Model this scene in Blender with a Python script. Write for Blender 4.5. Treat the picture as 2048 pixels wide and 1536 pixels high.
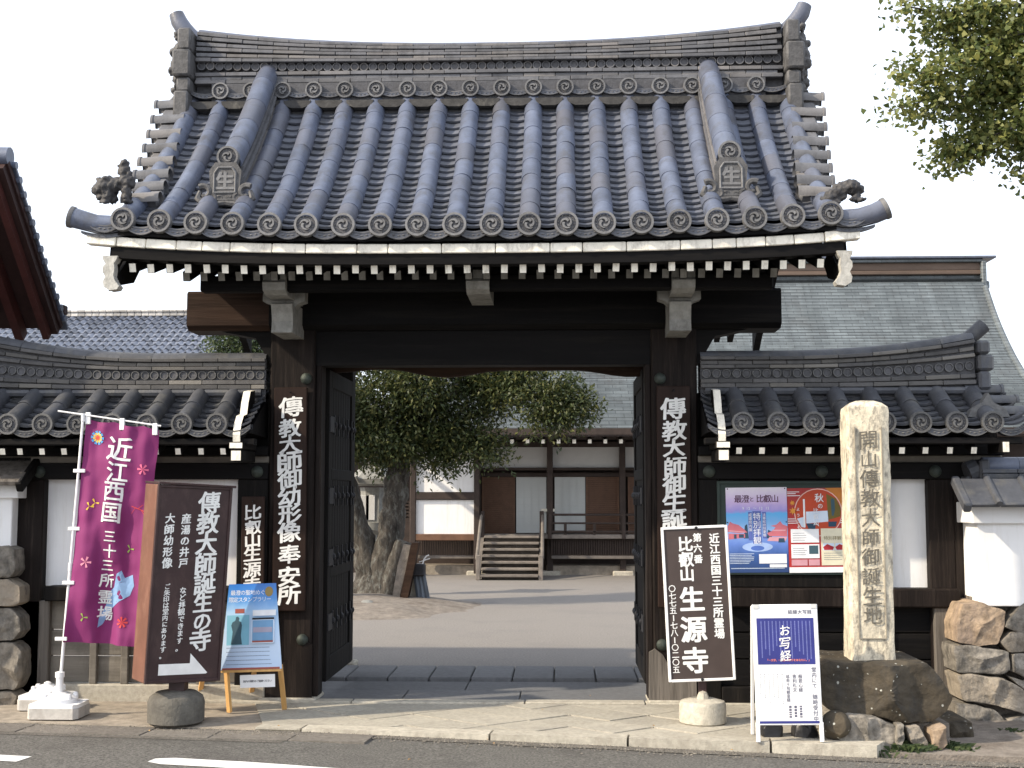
import bpy, bmesh, math, random
import numpy as np
from mathutils import Matrix, Vector, noise
for o in list(bpy.data.objects): bpy.data.objects.remove(o)
S = bpy.context.scene; COL = S.collection
R = math.radians; PI = math.pi
random.seed(7); rng = np.random.default_rng(7)
# ------------------------------------------------------------ camera, sky, sun, exposure
FPX = 2538.0; CAM = Vector((.66, -10.8, 1.74)); YAW = R(2.2); PIT = math.atan(219/2538)
cd = bpy.data.cameras.new('camera'); cam = bpy.data.objects.new('camera', cd); COL.objects.link(cam)
cam.location = CAM; cam.rotation_euler = (PI/2+PIT, 0, YAW); cd.lens = 36*FPX/2048; cd.sensor_width = 36; cd.clip_end = 2000
S.camera = cam
SUN_EL, SUN_AZ = R(34), R(66)          # azimuth measured from the street side (-y) towards the left (-x)
sv = Vector((-math.sin(SUN_AZ)*math.cos(SUN_EL), -math.cos(SUN_AZ)*math.cos(SUN_EL), math.sin(SUN_EL)))
w = bpy.data.worlds.new("World"); S.world = w; w.use_nodes = True
nt = w.node_tree; nt.nodes.clear()
sky = nt.nodes.new('ShaderNodeTexSky'); sky.sky_type = 'NISHITA'; sky.sun_disc = False
sky.sun_elevation = SUN_EL; sky.sun_rotation = math.atan2(sv.x, sv.y); sky.air_density = 1.0; sky.dust_density = 3.0; sky.ozone_density = 1.5
mx = nt.nodes.new('ShaderNodeMix'); mx.data_type = 'RGBA'; mx.inputs[0].default_value = .62
mx.inputs[7].default_value = (8.6, 9.0, 9.8, 1)     # thin high cloud veil
bg = nt.nodes.new('ShaderNodeBackground'); bg.inputs[1].default_value = .1
wo = nt.nodes.new('ShaderNodeOutputWorld')
nt.links.new(sky.outputs[0], mx.inputs[6]); nt.links.new(mx.outputs[2], bg.inputs[0]); nt.links.new(bg.outputs[0], wo.inputs[0])
sl = bpy.data.lights.new('sun', 'SUN'); sl.energy = 2.6; sl.angle = R(1.2); sl.color = (1, .87, .68)
so = bpy.data.objects.new('sun', sl); COL.objects.link(so); so.rotation_euler = sv.to_track_quat('Z', 'Y').to_euler(); so.location = (-20, -20, 20)
S.view_settings.view_transform = 'Standard'; S.view_settings.look = 'None'; S.view_settings.exposure = 1.2; S.view_settings.gamma = 1
S.view_settings.use_curve_mapping = False
S.render.engine = 'CYCLES'; S.cycles.max_bounces = 6; S.cycles.use_denoising = True

def ray(px, py):
    lx, ly, lz = (px-1024)/FPX, -(py-768)/FPX, -1
    return Matrix.Rotation(YAW, 3, 'Z') @ Matrix.Rotation(PI/2+PIT, 3, 'X') @ Vector((lx, ly, lz))
def at(px, py, Y):                     # a pixel of the photograph taken onto the upright plane y = Y
    d = ray(px, py); return CAM + d*((Y-CAM.y)/d.y)
def atz(px, py, Z=0):                  # ... onto the level z = Z
    d = ray(px, py); return CAM + d*((Z-CAM.z)/d.z)
# ------------------------------------------------------------ materials
MATS = {}
def mat(name, col, rough=.75, var=.25, scale=6, bump=.25, bscale=40, rand=.15, stretch=(1, 1, 1), stain=None, sscale=2., samt=.5, spec=.4, metal=0, tint=None, trans=0, world=False, slo=.5):
    timber = name in ('dark_timber', 'dark_beam', 'brown_timber', 'brown_post', 'weathered_timber', 'name_board')
    if max(col) < .42 and name not in ('court_surface', 'dusty_ground', 'asphalt', 'grit_band', 'paving_slab', 'granite'): col = tuple(c*.72 for c in col)
    if timber: spec = .12
    m = bpy.data.materials.new(name); m.use_nodes = True; n = m.node_tree; N = n.nodes; L = n.links
    b = N['Principled BSDF']; b.inputs['Roughness'].default_value = rough; b.inputs['Specular IOR Level'].default_value = spec; b.inputs['Metallic'].default_value = metal
    if world:
        g = N.new('ShaderNodeNewGeometry'); src = g.outputs['Position']
    else:
        t = N.new('ShaderNodeTexCoord'); src = t.outputs['Object']
    oi = N.new('ShaderNodeObjectInfo')
    mp = N.new('ShaderNodeMapping'); mp.inputs['Scale'].default_value = stretch; L.new(src, mp.inputs[0])
    if not world:
        cb = N.new('ShaderNodeCombineXYZ'); mu = N.new('ShaderNodeMath'); mu.operation = 'MULTIPLY'; mu.inputs[1].default_value = 37.0
        L.new(oi.outputs['Random'], mu.inputs[0]); [L.new(mu.outputs[0], cb.inputs[i]) for i in range(3)]; L.new(cb.outputs[0], mp.inputs['Location'])
    nz = N.new('ShaderNodeTexNoise'); nz.inputs['Scale'].default_value = scale; nz.inputs['Detail'].default_value = 6; nz.inputs['Roughness'].default_value = .65
    L.new(mp.outputs[0], nz.inputs[0])
    cr = N.new('ShaderNodeValToRGB'); e = cr.color_ramp.elements
    e[0].position = .3; e[1].position = .7
    e[0].color = [c*(1-var) for c in col]+[1]; e[1].color = [min(1, c*(1+var)) for c in col]+[1]
    L.new(nz.outputs[0], cr.inputs[0]); out = cr.outputs[0]
    def mixc(fac, a, bcol, mode='MIX'):
        x = N.new('ShaderNodeMix'); x.data_type = 'RGBA'; x.blend_type = mode
        if isinstance(fac, float): x.inputs[0].default_value = fac
        else: L.new(fac, x.inputs[0])
        L.new(a, x.inputs[6])
        if isinstance(bcol, tuple): x.inputs[7].default_value = (*bcol, 1)
        else: L.new(bcol, x.inputs[7])
        return x.outputs[2]
    if tint:                           # a share of the pieces carries another firing colour
        r2 = N.new('ShaderNodeValToRGB'); r2.color_ramp.interpolation = 'LINEAR'
        r2.color_ramp.elements[0].position = .62; r2.color_ramp.elements[0].color = (0, 0, 0, 1)
        r2.color_ramp.elements[1].position = .95; r2.color_ramp.elements[1].color = (1, 1, 1, 1)
        L.new(oi.outputs['Random'], r2.inputs[0]); out = mixc(r2.outputs[0], out, tint)
    if rand:
        mr = N.new('ShaderNodeMath'); mr.operation = 'MULTIPLY'; mr.inputs[1].default_value = 7.31; L.new(oi.outputs['Random'], mr.inputs[0])
        fr = N.new('ShaderNodeMath'); fr.operation = 'FRACT'; L.new(mr.outputs[0], fr.inputs[0])
        ml = N.new('ShaderNodeMapRange'); ml.inputs[3].default_value = 1-rand; ml.inputs[4].default_value = 1+rand; L.new(fr.outputs[0], ml.inputs[0])
        vm = N.new('ShaderNodeVectorMath'); vm.operation = 'SCALE'; L.new(out, vm.inputs[0]); L.new(ml.outputs[0], vm.inputs['Scale']); out = vm.outputs[0]
    if stain:
        g2 = N.new('ShaderNodeNewGeometry'); mp2 = N.new('ShaderNodeMapping'); mp2.inputs['Scale'].default_value = ((.25, 5, 5) if name in ('dark_beam', 'brown_timber') else (6, 6, .35) if timber else (5, 5, .5) if name == 'white_plaster' else (1, 1, .45)) ; L.new(g2.outputs['Position'], mp2.inputs[0])
        n2 = N.new('ShaderNodeTexNoise'); n2.inputs['Scale'].default_value = sscale; n2.inputs['Detail'].default_value = 9; n2.inputs['Roughness'].default_value = .72
        L.new(mp2.outputs[0], n2.inputs[0]); r3 = N.new('ShaderNodeValToRGB'); r3.color_ramp.elements[0].position = slo; r3.color_ramp.elements[0].color = (0, 0, 0, 1)
        r3.color_ramp.elements[1].position = slo+.16; r3.color_ramp.elements[1].color = (samt, samt, samt, 1); L.new(n2.outputs[0], r3.inputs[0])
        out = mixc(r3.outputs[0], out, stain)
    L.new(out, b.inputs['Base Color'])
    if bump:
        bn = N.new('ShaderNodeTexNoise'); bn.inputs['Scale'].default_value = bscale; bn.inputs['Detail'].default_value = 5; L.new(mp.outputs[0], bn.inputs[0])
        bp = N.new('ShaderNodeBump'); bp.inputs['Strength'].default_value = bump; bp.inputs['Distance'].default_value = .01
        L.new(bn.outputs[0], bp.inputs['Height']); L.new(bp.outputs[0], b.inputs['Normal'])
    if trans:
        b.inputs['Transmission Weight'].default_value = trans
    m.use_backface_culling = False; MATS[name] = m; m['io'] = 1
    return m
tile = mat('roof_tile', (.13, .155, .225), .42, .26, 7, .2, 60, .09, tint=(.09, .095, .12), stain=(.06, .06, .065), sscale=6, samt=.7, spec=.6)
tilep = mat('pan_tile', (.13, .14, .17), .5, .25, 9, .2, 60, .18, stain=(.06, .06, .06), sscale=5, samt=.6)
tilew = mat('wall_roof_tile', (.085, .09, .105), .55, .25, 8, .25, 50, .2, stain=(.13, .125, .11), sscale=6, samt=.5)
tiler = mat('ridge_tile', (.155, .157, .17), .6, .22, 9, .2, 60, .2, tint=(.17, .16, .155), stain=(.05, .05, .052), sscale=6, samt=.65)
tiled = mat('end_disc_tile', (.1, .1, .11), .6, .3, 25, .3, 80, .2, stain=(.04, .04, .042), sscale=14, samt=.6)
tilef = mat('disc_rim_tile', (.2, .2, .205), .6, .25, 25, .3, 80, .15, stain=(.09, .085, .08), sscale=14, samt=.6)
oni = mat('ornament_tile', (.12, .118, .12), .65, .4, 18, .4, 60, .1, stain=(.045, .045, .045), sscale=10, samt=.8)
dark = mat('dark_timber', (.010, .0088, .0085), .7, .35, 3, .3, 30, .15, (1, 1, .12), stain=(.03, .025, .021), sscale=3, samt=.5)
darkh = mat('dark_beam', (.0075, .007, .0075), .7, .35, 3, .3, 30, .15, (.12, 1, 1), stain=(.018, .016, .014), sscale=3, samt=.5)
brown = mat('brown_timber', (.045, .026, .018), .65, .5, 5, .4, 30, .1, (.1, 1.5, 2.2), stain=(.075, .05, .036), sscale=5, samt=.5)
brownv = mat('brown_post', (.017, .0125, .011), .65, .45, 5, .4, 30, .1, (1.6, 1.6, .14), stain=(.045, .034, .028), sscale=4, samt=.55)
grey = mat('weathered_timber', (.19, .17, .15), .85, .4, 4, .5, 30, .15, (2, 2, .12), stain=(.05, .043, .037), sscale=4, samt=.7)
greyh = mat('weathered_boards', (.24, .215, .18), .85, .3, 4, .4, 30, .12, (.12, 1.5, 2), stain=(.08, .07, .058), sscale=3, samt=.6)
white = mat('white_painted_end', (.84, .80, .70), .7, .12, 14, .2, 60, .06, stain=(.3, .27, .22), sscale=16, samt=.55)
wgrey = mat('shaded_white_end', (.36, .355, .33), .75, .25, 14, .3, 60, .1, stain=(.12, .11, .1), sscale=9, samt=.7)  # white paint under the eave, its shade put into the grey
wwhite = mat('shaded_weathered_end', (.43, .42, .385), .8, .3, 16, .4, 60, .05, stain=(.2, .19, .17), sscale=14, samt=.7)  # weathered white paint; part of its grey stands for shade
plaster = mat('white_plaster', (.8, .8, .8), .9, .03, 3, .1, 20, 0, stain=(.60, .585, .55), sscale=1.6, samt=.5)
dplaster = mat('grey_shaded_plaster', (.52, .52, .51), .9, .06, 3, .1, 20, .03)  # on the hall band this grey stands for plaster in shade
bronze = mat('green_bronze', (.055, .068, .058), .6, .4, 20, .3, 60, .1, metal=.3)
iron = mat('black_iron', (.03, .03, .035), .55, .3, 20, .3, 60, .1, metal=.4)
granite = mat('granite', (.42, .39, .325), .85, .22, 25, .5, 120, .1, stain=(.25, .22, .18), sscale=5, samt=.6)
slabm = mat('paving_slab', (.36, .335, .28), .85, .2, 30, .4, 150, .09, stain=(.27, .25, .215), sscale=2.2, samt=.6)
slabb = mat('inner_slab', (.18, .185, .195), .8, .2, 20, .3, 120, .09, stain=(.15, .15, .155), sscale=3, samt=.6)  # bluish shade under the gate roof put into the slab colour
concrete = mat('court_surface', (.205, .19, .175), .9, .3, 45, .4, 250, 0, stain=(.16, .15, .145), sscale=.7, samt=.55, world=True)
dirt = mat('dusty_ground', (.30, .26, .21), .95, .3, 8, .6, 90, 0, stain=(.16, .14, .115), sscale=2.5, samt=.6, world=True)
soil = mat('bare_soil', (.27, .235, .2), .95, .35, 9, .9, 60, 0, stain=(.08, .06, .045), sscale=2, samt=.6, world=True)
rock = mat('rubble_rock', (.27, .245, .21), .9, .6, 11, 1., 34, .28, tint=(.28, .235, .18), stain=(.075, .07, .062), sscale=9, samt=.8)
rocko = mat('orange_rock', (.40, .30, .21), .9, .5, 12, 1., 34, .05, stain=(.26, .2, .16), sscale=5, samt=.7)
bark = mat('tree_bark', (.075, .065, .054), .9, .75, 16, 1., 30, .1, (1, 1, .3), stain=(.17, .175, .16), sscale=16, samt=.7)
whitep = mat('white_plastic', (.78, .78, .78), .45, .03, 3, .02, 20, 0)
lead = mat('door_lattice', (.17, .088, .052), .6, .25, 6, .2, 30, .12)
shoji = mat('shoji_paper', (.52, .54, .53), .9, .04, 3, .05, 20, .03)
hallw = mat('hall_timber', (.05, .034, .028), .7, .3, 5, .3, 30, .1)
hallg = mat('hall_grey_timber', (.24, .21, .185), .8, .3, 5, .3, 30, .15)
redw = mat('red_timber', (.10, .028, .024), .65, .25, 6, .2, 30, .1)
redd = mat('dark_red_board', (.045, .018, .016), .7, .25, 6, .2, 30, .1)
leadw = mat('orange_easel_wood', (.62, .36, .13), .55, .15, 8, .1, 30, .05, (3, 3, .3))
black = mat('black_bag', (.02, .02, .022), .35, .3, 8, .4, 20, 0)

def flat(name, col, rough=.6, spec=.3):
    m = bpy.data.materials.new(name); m.use_nodes = True; b = m.node_tree.nodes['Principled BSDF']
    N = m.node_tree.nodes; L = m.node_tree.links
    t = N.new('ShaderNodeTexCoord'); z = N.new('ShaderNodeTexNoise'); z.inputs['Scale'].default_value = 9; z.inputs['Detail'].default_value = 6; L.new(t.outputs['Object'], z.inputs[0])
    c = N.new('ShaderNodeValToRGB'); c.color_ramp.elements[0].position = .3; c.color_ramp.elements[1].position = .7
    c.color_ramp.elements[0].color = [x*.88 for x in col]+[1]; c.color_ramp.elements[1].color = [min(1, x*1.07) for x in col]+[1]
    L.new(z.outputs[0], c.inputs[0]); L.new(c.outputs[0], b.inputs['Base Color'])
    b.inputs['Roughness'].default_value = rough; b.inputs['Specular IOR Level'].default_value = spec; return m
ink = flat('white_lettering', (.78, .78, .76)); inkk = flat('black_lettering', (.03, .03, .04)); inkb = flat('blue_lettering', (.05, .06, .25)); inkr = flat('red_print', (.55, .06, .05))
signb = mat('brown_sign_board', (.05, .024, .024), .5, .2, 4, .1, 30, 0, stain=(.1, .06, .055), sscale=7, samt=.35)
signs = mat('sign_box_side', (.2, .09, .06), .6, .2, 4, .1, 30, 0, stain=(.3, .17, .12), sscale=7, samt=.35)
signg = flat('grey_brown_sign', (.062, .046, .042), .5)

# ------------------------------------------------------------ mesh builder and object helpers
class B:
    def __init__(s): s.v = []; s.f = []; s.m = []
    def add(s, vs, fs, mi=0, M=None):
        k = len(s.v)
        for p in vs: s.v.append(tuple(M @ Vector(p)) if M is not None else tuple(p))
        for f in fs: s.f.append([i+k for i in f]); s.m.append(mi)
        return s
    def box(s, x0, x1, y0, y1, z0, z1, mi=0, M=None, mf=None):
        vs = [(x, y, z) for x in (x0, x1) for y in (y0, y1) for z in (z0, z1)]
        fs = [(0, 1, 3, 2), (4, 6, 7, 5), (0, 4, 5, 1), (2, 3, 7, 6), (0, 2, 6, 4), (1, 5, 7, 3)]
        k = len(s.m); s.add(vs, fs, mi, M)
        if mf is not None: s.m[k+2] = mf           # the face turned to -y
        return s
    def cbox(s, x0, x1, y0, y1, z0, z1, b=.012, mi=0, M=None, mf=None):
        c = ((x0+x1)/2, (y0+y1)/2, (z0+z1)/2); h = ((x1-x0)/2, (y1-y0)/2, (z1-z0)/2); b = min(b, *[q*.45 for q in h]); ix = {}; vs = []
        for sx in (-1, 1):
            for sy in (-1, 1):
                for sz in (-1, 1):
                    for a in range(3):
                        g = (sx, sy, sz); ix[(sx, sy, sz, a)] = len(vs)
                        vs.append(tuple(c[i]+g[i]*(h[i]-(0 if i == a else b)) for i in range(3)))
        fs = []; ms = []
        def q(lst, mm=mi):
            fs.append(lst); ms.append(mm)
        for a in range(3):
            o = [i for i in range(3) if i != a]
            for sg in (-1, 1):
                l = []
                for (u, v_) in ((-1, -1), (1, -1), (1, 1), (-1, 1)):
                    g = [0, 0, 0]; g[a] = sg; g[o[0]] = u; g[o[1]] = v_; l.append(ix[(*g, a)])
                if (sg < 0) != (a == 1): l = l[::-1]
                q(l, mf if (mf is not None and a == 1 and sg == -1) else mi)
        for a in range(3):
            o = [i for i in range(3) if i != a]
            for u in (-1, 1):
                for v_ in (-1, 1):
                    l = []
                    for (t_, k) in ((-1, o[0]), (-1, o[1]), (1, o[1]), (1, o[0])):
                        g = [0, 0, 0]; g[a] = t_; g[o[0]] = u; g[o[1]] = v_; l.append(ix[(*g, k)])
                    q(l)
        for sx in (-1, 1):
            for sy in (-1, 1):
                for sz in (-1, 1): q([ix[(sx, sy, sz, a)] for a in range(3)])
        k = len(s.v)
        for p in vs: s.v.append(tuple(M @ Vector(p)) if M is not None else p)
        for f, mm in zip(fs, ms): s.f.append([i+k for i in f]); s.m.append(mm)
        return s
    def prism(s, pts, axis, a0, a1, mi=0, M=None):   # 2D outline pushed along an axis; pts in the two other axes in order
        n = len(pts)
        def P(p, a):
            return {0: (a, p[0], p[1]), 1: (p[0], a, p[1]), 2: (p[0], p[1], a)}[axis]
        vs = [P(p, a0) for p in pts]+[P(p, a1) for p in pts]
        fs = [list(range(n)), list(range(2*n-1, n-1, -1))]+[(i, (i+1) % n, n+(i+1) % n, n+i) for i in range(n)]
        return s.add(vs, fs, mi, M)
    def sheet(s, pts, mi=0, M=None): return s.add(pts, [list(range(len(pts)))], mi, M)
    def tube(s, path, rad, n=8, mi=0, M=None, squash=1.):
        path = [Vector(p) for p in path]; k0 = 0; vs = []; fs = []
        if not hasattr(rad, '__len__'): rad = [rad]*len(path)
        up = None
        for i, p in enumerate(path):
            t = (path[min(i+1, len(path)-1)]-path[max(i-1, 0)]).normalized()
            if up is None:
                up = Vector((0, 0, 1)) if abs(t.z) < .9 else Vector((1, 0, 0))
            a = t.cross(up).normalized(); up = a.cross(t).normalized()
            for j in range(n):
                an = 2*PI*j/n; vs.append(p+(a*math.cos(an)+up*math.sin(an)*squash)*rad[i])
        for i in range(len(path)-1):
            for j in range(n): fs.append((i*n+j, i*n+(j+1) % n, (i+1)*n+(j+1) % n, (i+1)*n+j))
        fs.append(list(range(n))[::-1]); fs.append([(len(path)-1)*n+j for j in range(n)])
        return s.add(vs, fs, mi, M)
    def lathe(s, prof, n=20, mi=0, M=None, mis=None):        # profile (r, z) about z
        vs = []; fs = []
        for r, z in prof:
            for j in range(n): an = 2*PI*j/n; vs.append((r*math.cos(an), r*math.sin(an), z))
        k = len(s.f)
        for i in range(len(prof)-1):
            for j in range(n): fs.append((i*n+j, i*n+(j+1) % n, (i+1)*n+(j+1) % n, (i+1)*n+j))
        fs.append(list(range(n))[::-1]); fs.append([(len(prof)-1)*n+j for j in range(n)])
        s.add(vs, fs, mi, M)
        if mis:
            for i, q in enumerate(mis):
                for j in range(n): s.m[k+i*n+j] = q
        return s
    def mesh(s, name, mats, smooth=False, fix=True):
        me = bpy.data.meshes.new(name); me.from_pydata(s.v, [], s.f); me.polygons.foreach_set('material_index', s.m)
        for m in (mats if isinstance(mats, (list, tuple)) else [mats]): me.materials.append(m)
        if fix:
            bm = bmesh.new(); bm.from_mesh(me); bmesh.ops.recalc_face_normals(bm, faces=bm.faces); bm.to_mesh(me); bm.free()
        if smooth: me.shade_smooth(); me.set_sharp_from_angle(angle=R(38))
        me.update(); return me
WM = {}
def add(name, me, parent=None, M=None, loc=None, rot=None):
    o = bpy.data.objects.new(name, me); COL.objects.link(o)
    if M is None: M = Matrix.Translation(loc or (0, 0, 0)) @ (rot.to_4x4() if rot is not None else Matrix.Identity(4))
    WM[o] = M.copy()
    if parent is not None:
        o.parent = parent; M = WM[parent].inverted() @ M
    o.matrix_basis = M
    return o
def thing(name, label, cat, loc=(0, 0, 0), group=None, me=None, M=None):
    o = add(name, me, None, M=M, loc=loc); o['label'] = label; o['category'] = cat
    if group: o['group'] = group
    return o
def struct(name, me): o = add(name, me); o['kind'] = 'structure'; return o
def centred(bld, name, mats, parent, smooth=False, origin=None):      # one part whose origin sits in its own middle
    v = np.array(bld.v); c = Vector(v.mean(0)) if origin is None else Vector(origin)
    bld.v = [tuple(Vector(p)-c) for p in bld.v]
    return add(name, bld.mesh(name, mats, smooth), parent, loc=c)
RX = lambda a: Matrix.Rotation(a, 4, 'X'); RY = lambda a: Matrix.Rotation(a, 4, 'Y'); RZ = lambda a: Matrix.Rotation(a, 4, 'Z'); T = lambda *a: Matrix.Translation(Vector(a))

# ------------------------------------------------------------ lettering
GL = {}
def glyph(ch, bold=0):
    k = ch
    if k not in GL:
        c = bpy.data.curves.new('t', 'FONT'); c.body = ch; c.resolution_u = 2
        o = bpy.data.objects.new('t', c); COL.objects.link(o)
        m = bpy.data.meshes.new_from_object(o.evaluated_get(bpy.context.evaluated_depsgraph_get()))
        vs = np.array([v.co[:2] for v in m.vertices]) if len(m.vertices) else np.zeros((0, 2)); fs = [list(p.vertices) for p in m.polygons]
        bpy.data.objects.remove(o); bpy.data.curves.remove(c); GL[k] = (vs, fs)
    return GL[k]
gv = glyph('国', 0.)[0]; GC = (gv.max(0)+gv.min(0))/2; GS = 1/(gv.max(0)-gv.min(0)).max()*.9
def letters(items, y=-.002, bold=.012, brush=0.):
    """items: (text, x, z of the first character's middle, size[, step[, horizontal]])"""
    b = B()
    for it in items:
        text, x, z, size = it[:4]; step = it[4] if len(it) > 4 and it[4] else size*1.06; hor = len(it) > 5 and it[5]
        for i, ch in enumerate(text):
            if ch == ' ': continue
            vs, fs = glyph(ch, bold)
            if not len(vs): continue
            u = (vs-GC)*GS
            if hor and ord(ch) < 256: u = (vs-np.array([(vs[:, 0].max()+vs[:, 0].min())/2, GC[1]]))*GS
            if ch in 'ー一' and not hor and ch == 'ー': u = u[:, ::-1]*np.array([1, -1])
            if brush:
                u = u.copy(); s0 = rng.uniform(0, 6.3, 4)
                u[:, 1] += u[:, 0]*.12*brush                       # strokes climb to the right
                u[:, 0] += .016*brush*np.sin(u[:, 1]*7+s0[0])+.010*brush*np.sin(u[:, 0]*15+s0[1])
                u[:, 1] += .016*brush*np.sin(u[:, 0]*8+s0[2])+.010*brush*np.sin(u[:, 1]*17+s0[3])
                u *= rng.uniform(.93, 1.08); u[:, 0] += rng.uniform(-.03, .03)
            if brush > .85: u = u*np.array([1.17, 1])
            if hor: cx, cz = x+i*step, z
            else: cx, cz = x, z-i*step
            nc_ = 1 if bold < .008 else (4 if size < .06 else 8)
            for q in range(nc_):                                   # heavier strokes: the glyph laid down a few times, a hair apart
                r_ = bold if nc_ > 1 else 0; a_ = 2*PI*(q+.5)/nc_; dx_, dz_ = r_*math.cos(a_), r_*math.sin(a_)*(.6 if brush else .8)
                b.add([(cx+(p[0]+dx_)*size, y-q*.00015, cz+(p[1]+dz_)*size) for p in u], fs)
    return b
def small_print(x0, x1, z0, z1, rows, h, y=-.002, vertical=False, fill=.75, mi=0, gap=.25):   # print too small to read: rows of short dashes
    b = B(); rr = random.Random(rows*7+int(x0*1000))
    for i in range(rows):
        t = (i+.5)/rows
        if vertical:
            x = x0+(x1-x0)*t; z = z1; end = z1-(z1-z0)*rr.uniform(fill, 1)
            while z > end:
                l = h*rr.uniform(.5, 1.1); b.sheet([(x-h/2, y, z-l), (x+h/2, y, z-l), (x+h/2, y, z), (x-h/2, y, z)], mi); z -= l+h*gap
        else:
            z = z1-(z1-z0)*t; x = x0; end = x0+(x1-x0)*rr.uniform(fill, 1)
            while x < end:
                l = h*rr.uniform(.5, 1.2); b.sheet([(x, y, z-h/2), (x+l, y, z-h/2), (x+l, y, z+h/2), (x, y, z+h/2)], mi); x += l+h*gap
    return b
# ------------------------------------------------------------ ground
g = struct('ground', B().sheet([(-220, -60, -.13), (220, -60, -.13), (220, 300, -.13), (-220, 300, -.13)]).mesh('ground', dirt))
asph = mat('asphalt', (.125, .12, .11), .9, .7, 60, 1., 160, 0, stain=(.075, .07, .065), sscale=1.5, samt=.6, world=True, spec=.3)
KD = Vector((3.913, -.454, 0)).normalized(); KN = Vector((-KD.y, KD.x, 0))   # the kerb's direction, and away from the road
K0 = Vector((-1.284, -1.27, 0))
def kp(s, n, z): p = K0+KD*s+KN*n; return (p.x, p.y, z)
def rdz(s): return -.024-.0152*min(max(s, 0), 4.6)             # the road falls away to the right along the kerb
def onroad(p, up=.004): q = Vector(p)-K0; return (p[0], p[1], rdz(q.dot(KD))+up)
rb_ = B(); ss = [-60, -6]+[i*.4 for i in range(0, 13)]+[8, 60]
for s0, s1 in zip(ss[:-1], ss[1:]): rb_.sheet([kp(s0, -40, rdz(s0)), kp(s1, -40, rdz(s1)), kp(s1, -.10, rdz(s1)), kp(s0, -.10, rdz(s0))])
struct('road', rb_.mesh('road', asph))
# the strip of old slabs and grit between road and pavement, left; grit band along the kerb
grit = mat('grit_band', (.13, .12, .105), .95, .7, 70, 1., 150, 0, stain=(.06, .055, .045), sscale=3, samt=.6, world=True)
gv_ = B(); nn = 80
for i in range(nn):
    s0, s1 = -6+i*.14, -6+(i+1)*.14; w0, w1 = [.13+.05*noise.noise(Vector((s*2, 0, 0))) for s in (s0, s1)]
    gv_.sheet([kp(s0, -w0, rdz(s0)+.005), kp(s1, -w1, rdz(s1)+.005), kp(s1, .02, rdz(s1)+.005), kp(s0, .02, rdz(s0)+.005)])
struct('grit_verge', gv_.mesh('grit_verge', grit))
gp = B()                                                        # loose grit
for i in range(2600):
    s = rng.uniform(-3.2, 6); n_ = -abs(rng.normal(.0, .11)); p = kp(s, n_-.01, rdz(s)+.005); r = rng.uniform(.003, .011)
    gp.add([(p[0]-r, p[1], p[2]), (p[0]+r, p[1]-r*.4, p[2]), (p[0], p[1]+r, p[2]), (p[0], p[1], p[2]+r)], [(0, 1, 3), (1, 2, 3), (2, 0, 3)])
o = add('gravel', gp.mesh('gravel', rock)); o['kind'] = 'stuff'
# worn slabs along the left edge of the road
base = struct('gutter', B().sheet([kp(-6, -.42, rdz(-1)+.003), kp(.0, -.42, rdz(0)+.003), kp(.0, -.02, rdz(0)+.003), kp(-6, -.02, rdz(-1)+.003)]).mesh('gutter', grit))
x = -5.4
oldslab = mat('old_gutter_slab', (.22, .2, .175), .9, .3, 30, .6, 120, .15, stain=(.09, .08, .07), sscale=3, samt=.6)
while x < .35:
    l = random.uniform(.42, .6); m = B(); a = [kp(x+.012, -.33, 0), kp(x+l, -.33, 0), kp(x+l, -.05, 0), kp(x+.012, -.05, 0)]
    m.prism([(q[0], q[1]) for q in a], 2, -.08, rdz(x)+.008+random.uniform(-.003, .003)); centred(m, 'slab', oldslab, base); x += l
linem = mat('road_paint', (.72, .72, .7), .7, .06, 20, .5, 150, 0, stain=(.4, .39, .37), sscale=12, samt=.35, world=True)
def line(p0, d, n_, L_, w_, name='road_marking'):              # a painted dash: start, direction, sideways, length, width; worn ends
    b = B(); k = int(L_/.12); f = lambda i, sd: .02*noise.noise(Vector((i*1.3, sd*7, 0)))
    for i in range(k):
        a0, a1 = p0+d*(L_*i/k), p0+d*(L_*(i+1)/k); e0 = .05 if i == 0 else 0
        b.sheet([onroad(a0+n_*(f(i, 0)*.3+e0)), onroad(a0+n_*(w_-e0+f(i, 1)*.3)), onroad(a1+n_*(w_+f(i+1, 1)*.3)), onroad(a1+n_*f(i+1, 0)*.3)])
    struct(name, b.mesh(name, linem))
q0 = atz(312, 1516, -.08); q1 = atz(360, 1540, -.08)
dl = (atz(770, 1537, -.03)-atz(345, 1514, -.03)).normalized(); nl = Vector((-dl.y, dl.x, 0))
st = atz(318, 1517, -.03); line(st, dl, -nl, 3.0, .2)
e_ = atz(64, 1514, -.024); line(e_-dl*3, dl, -nl, 3.0, .17)
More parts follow.
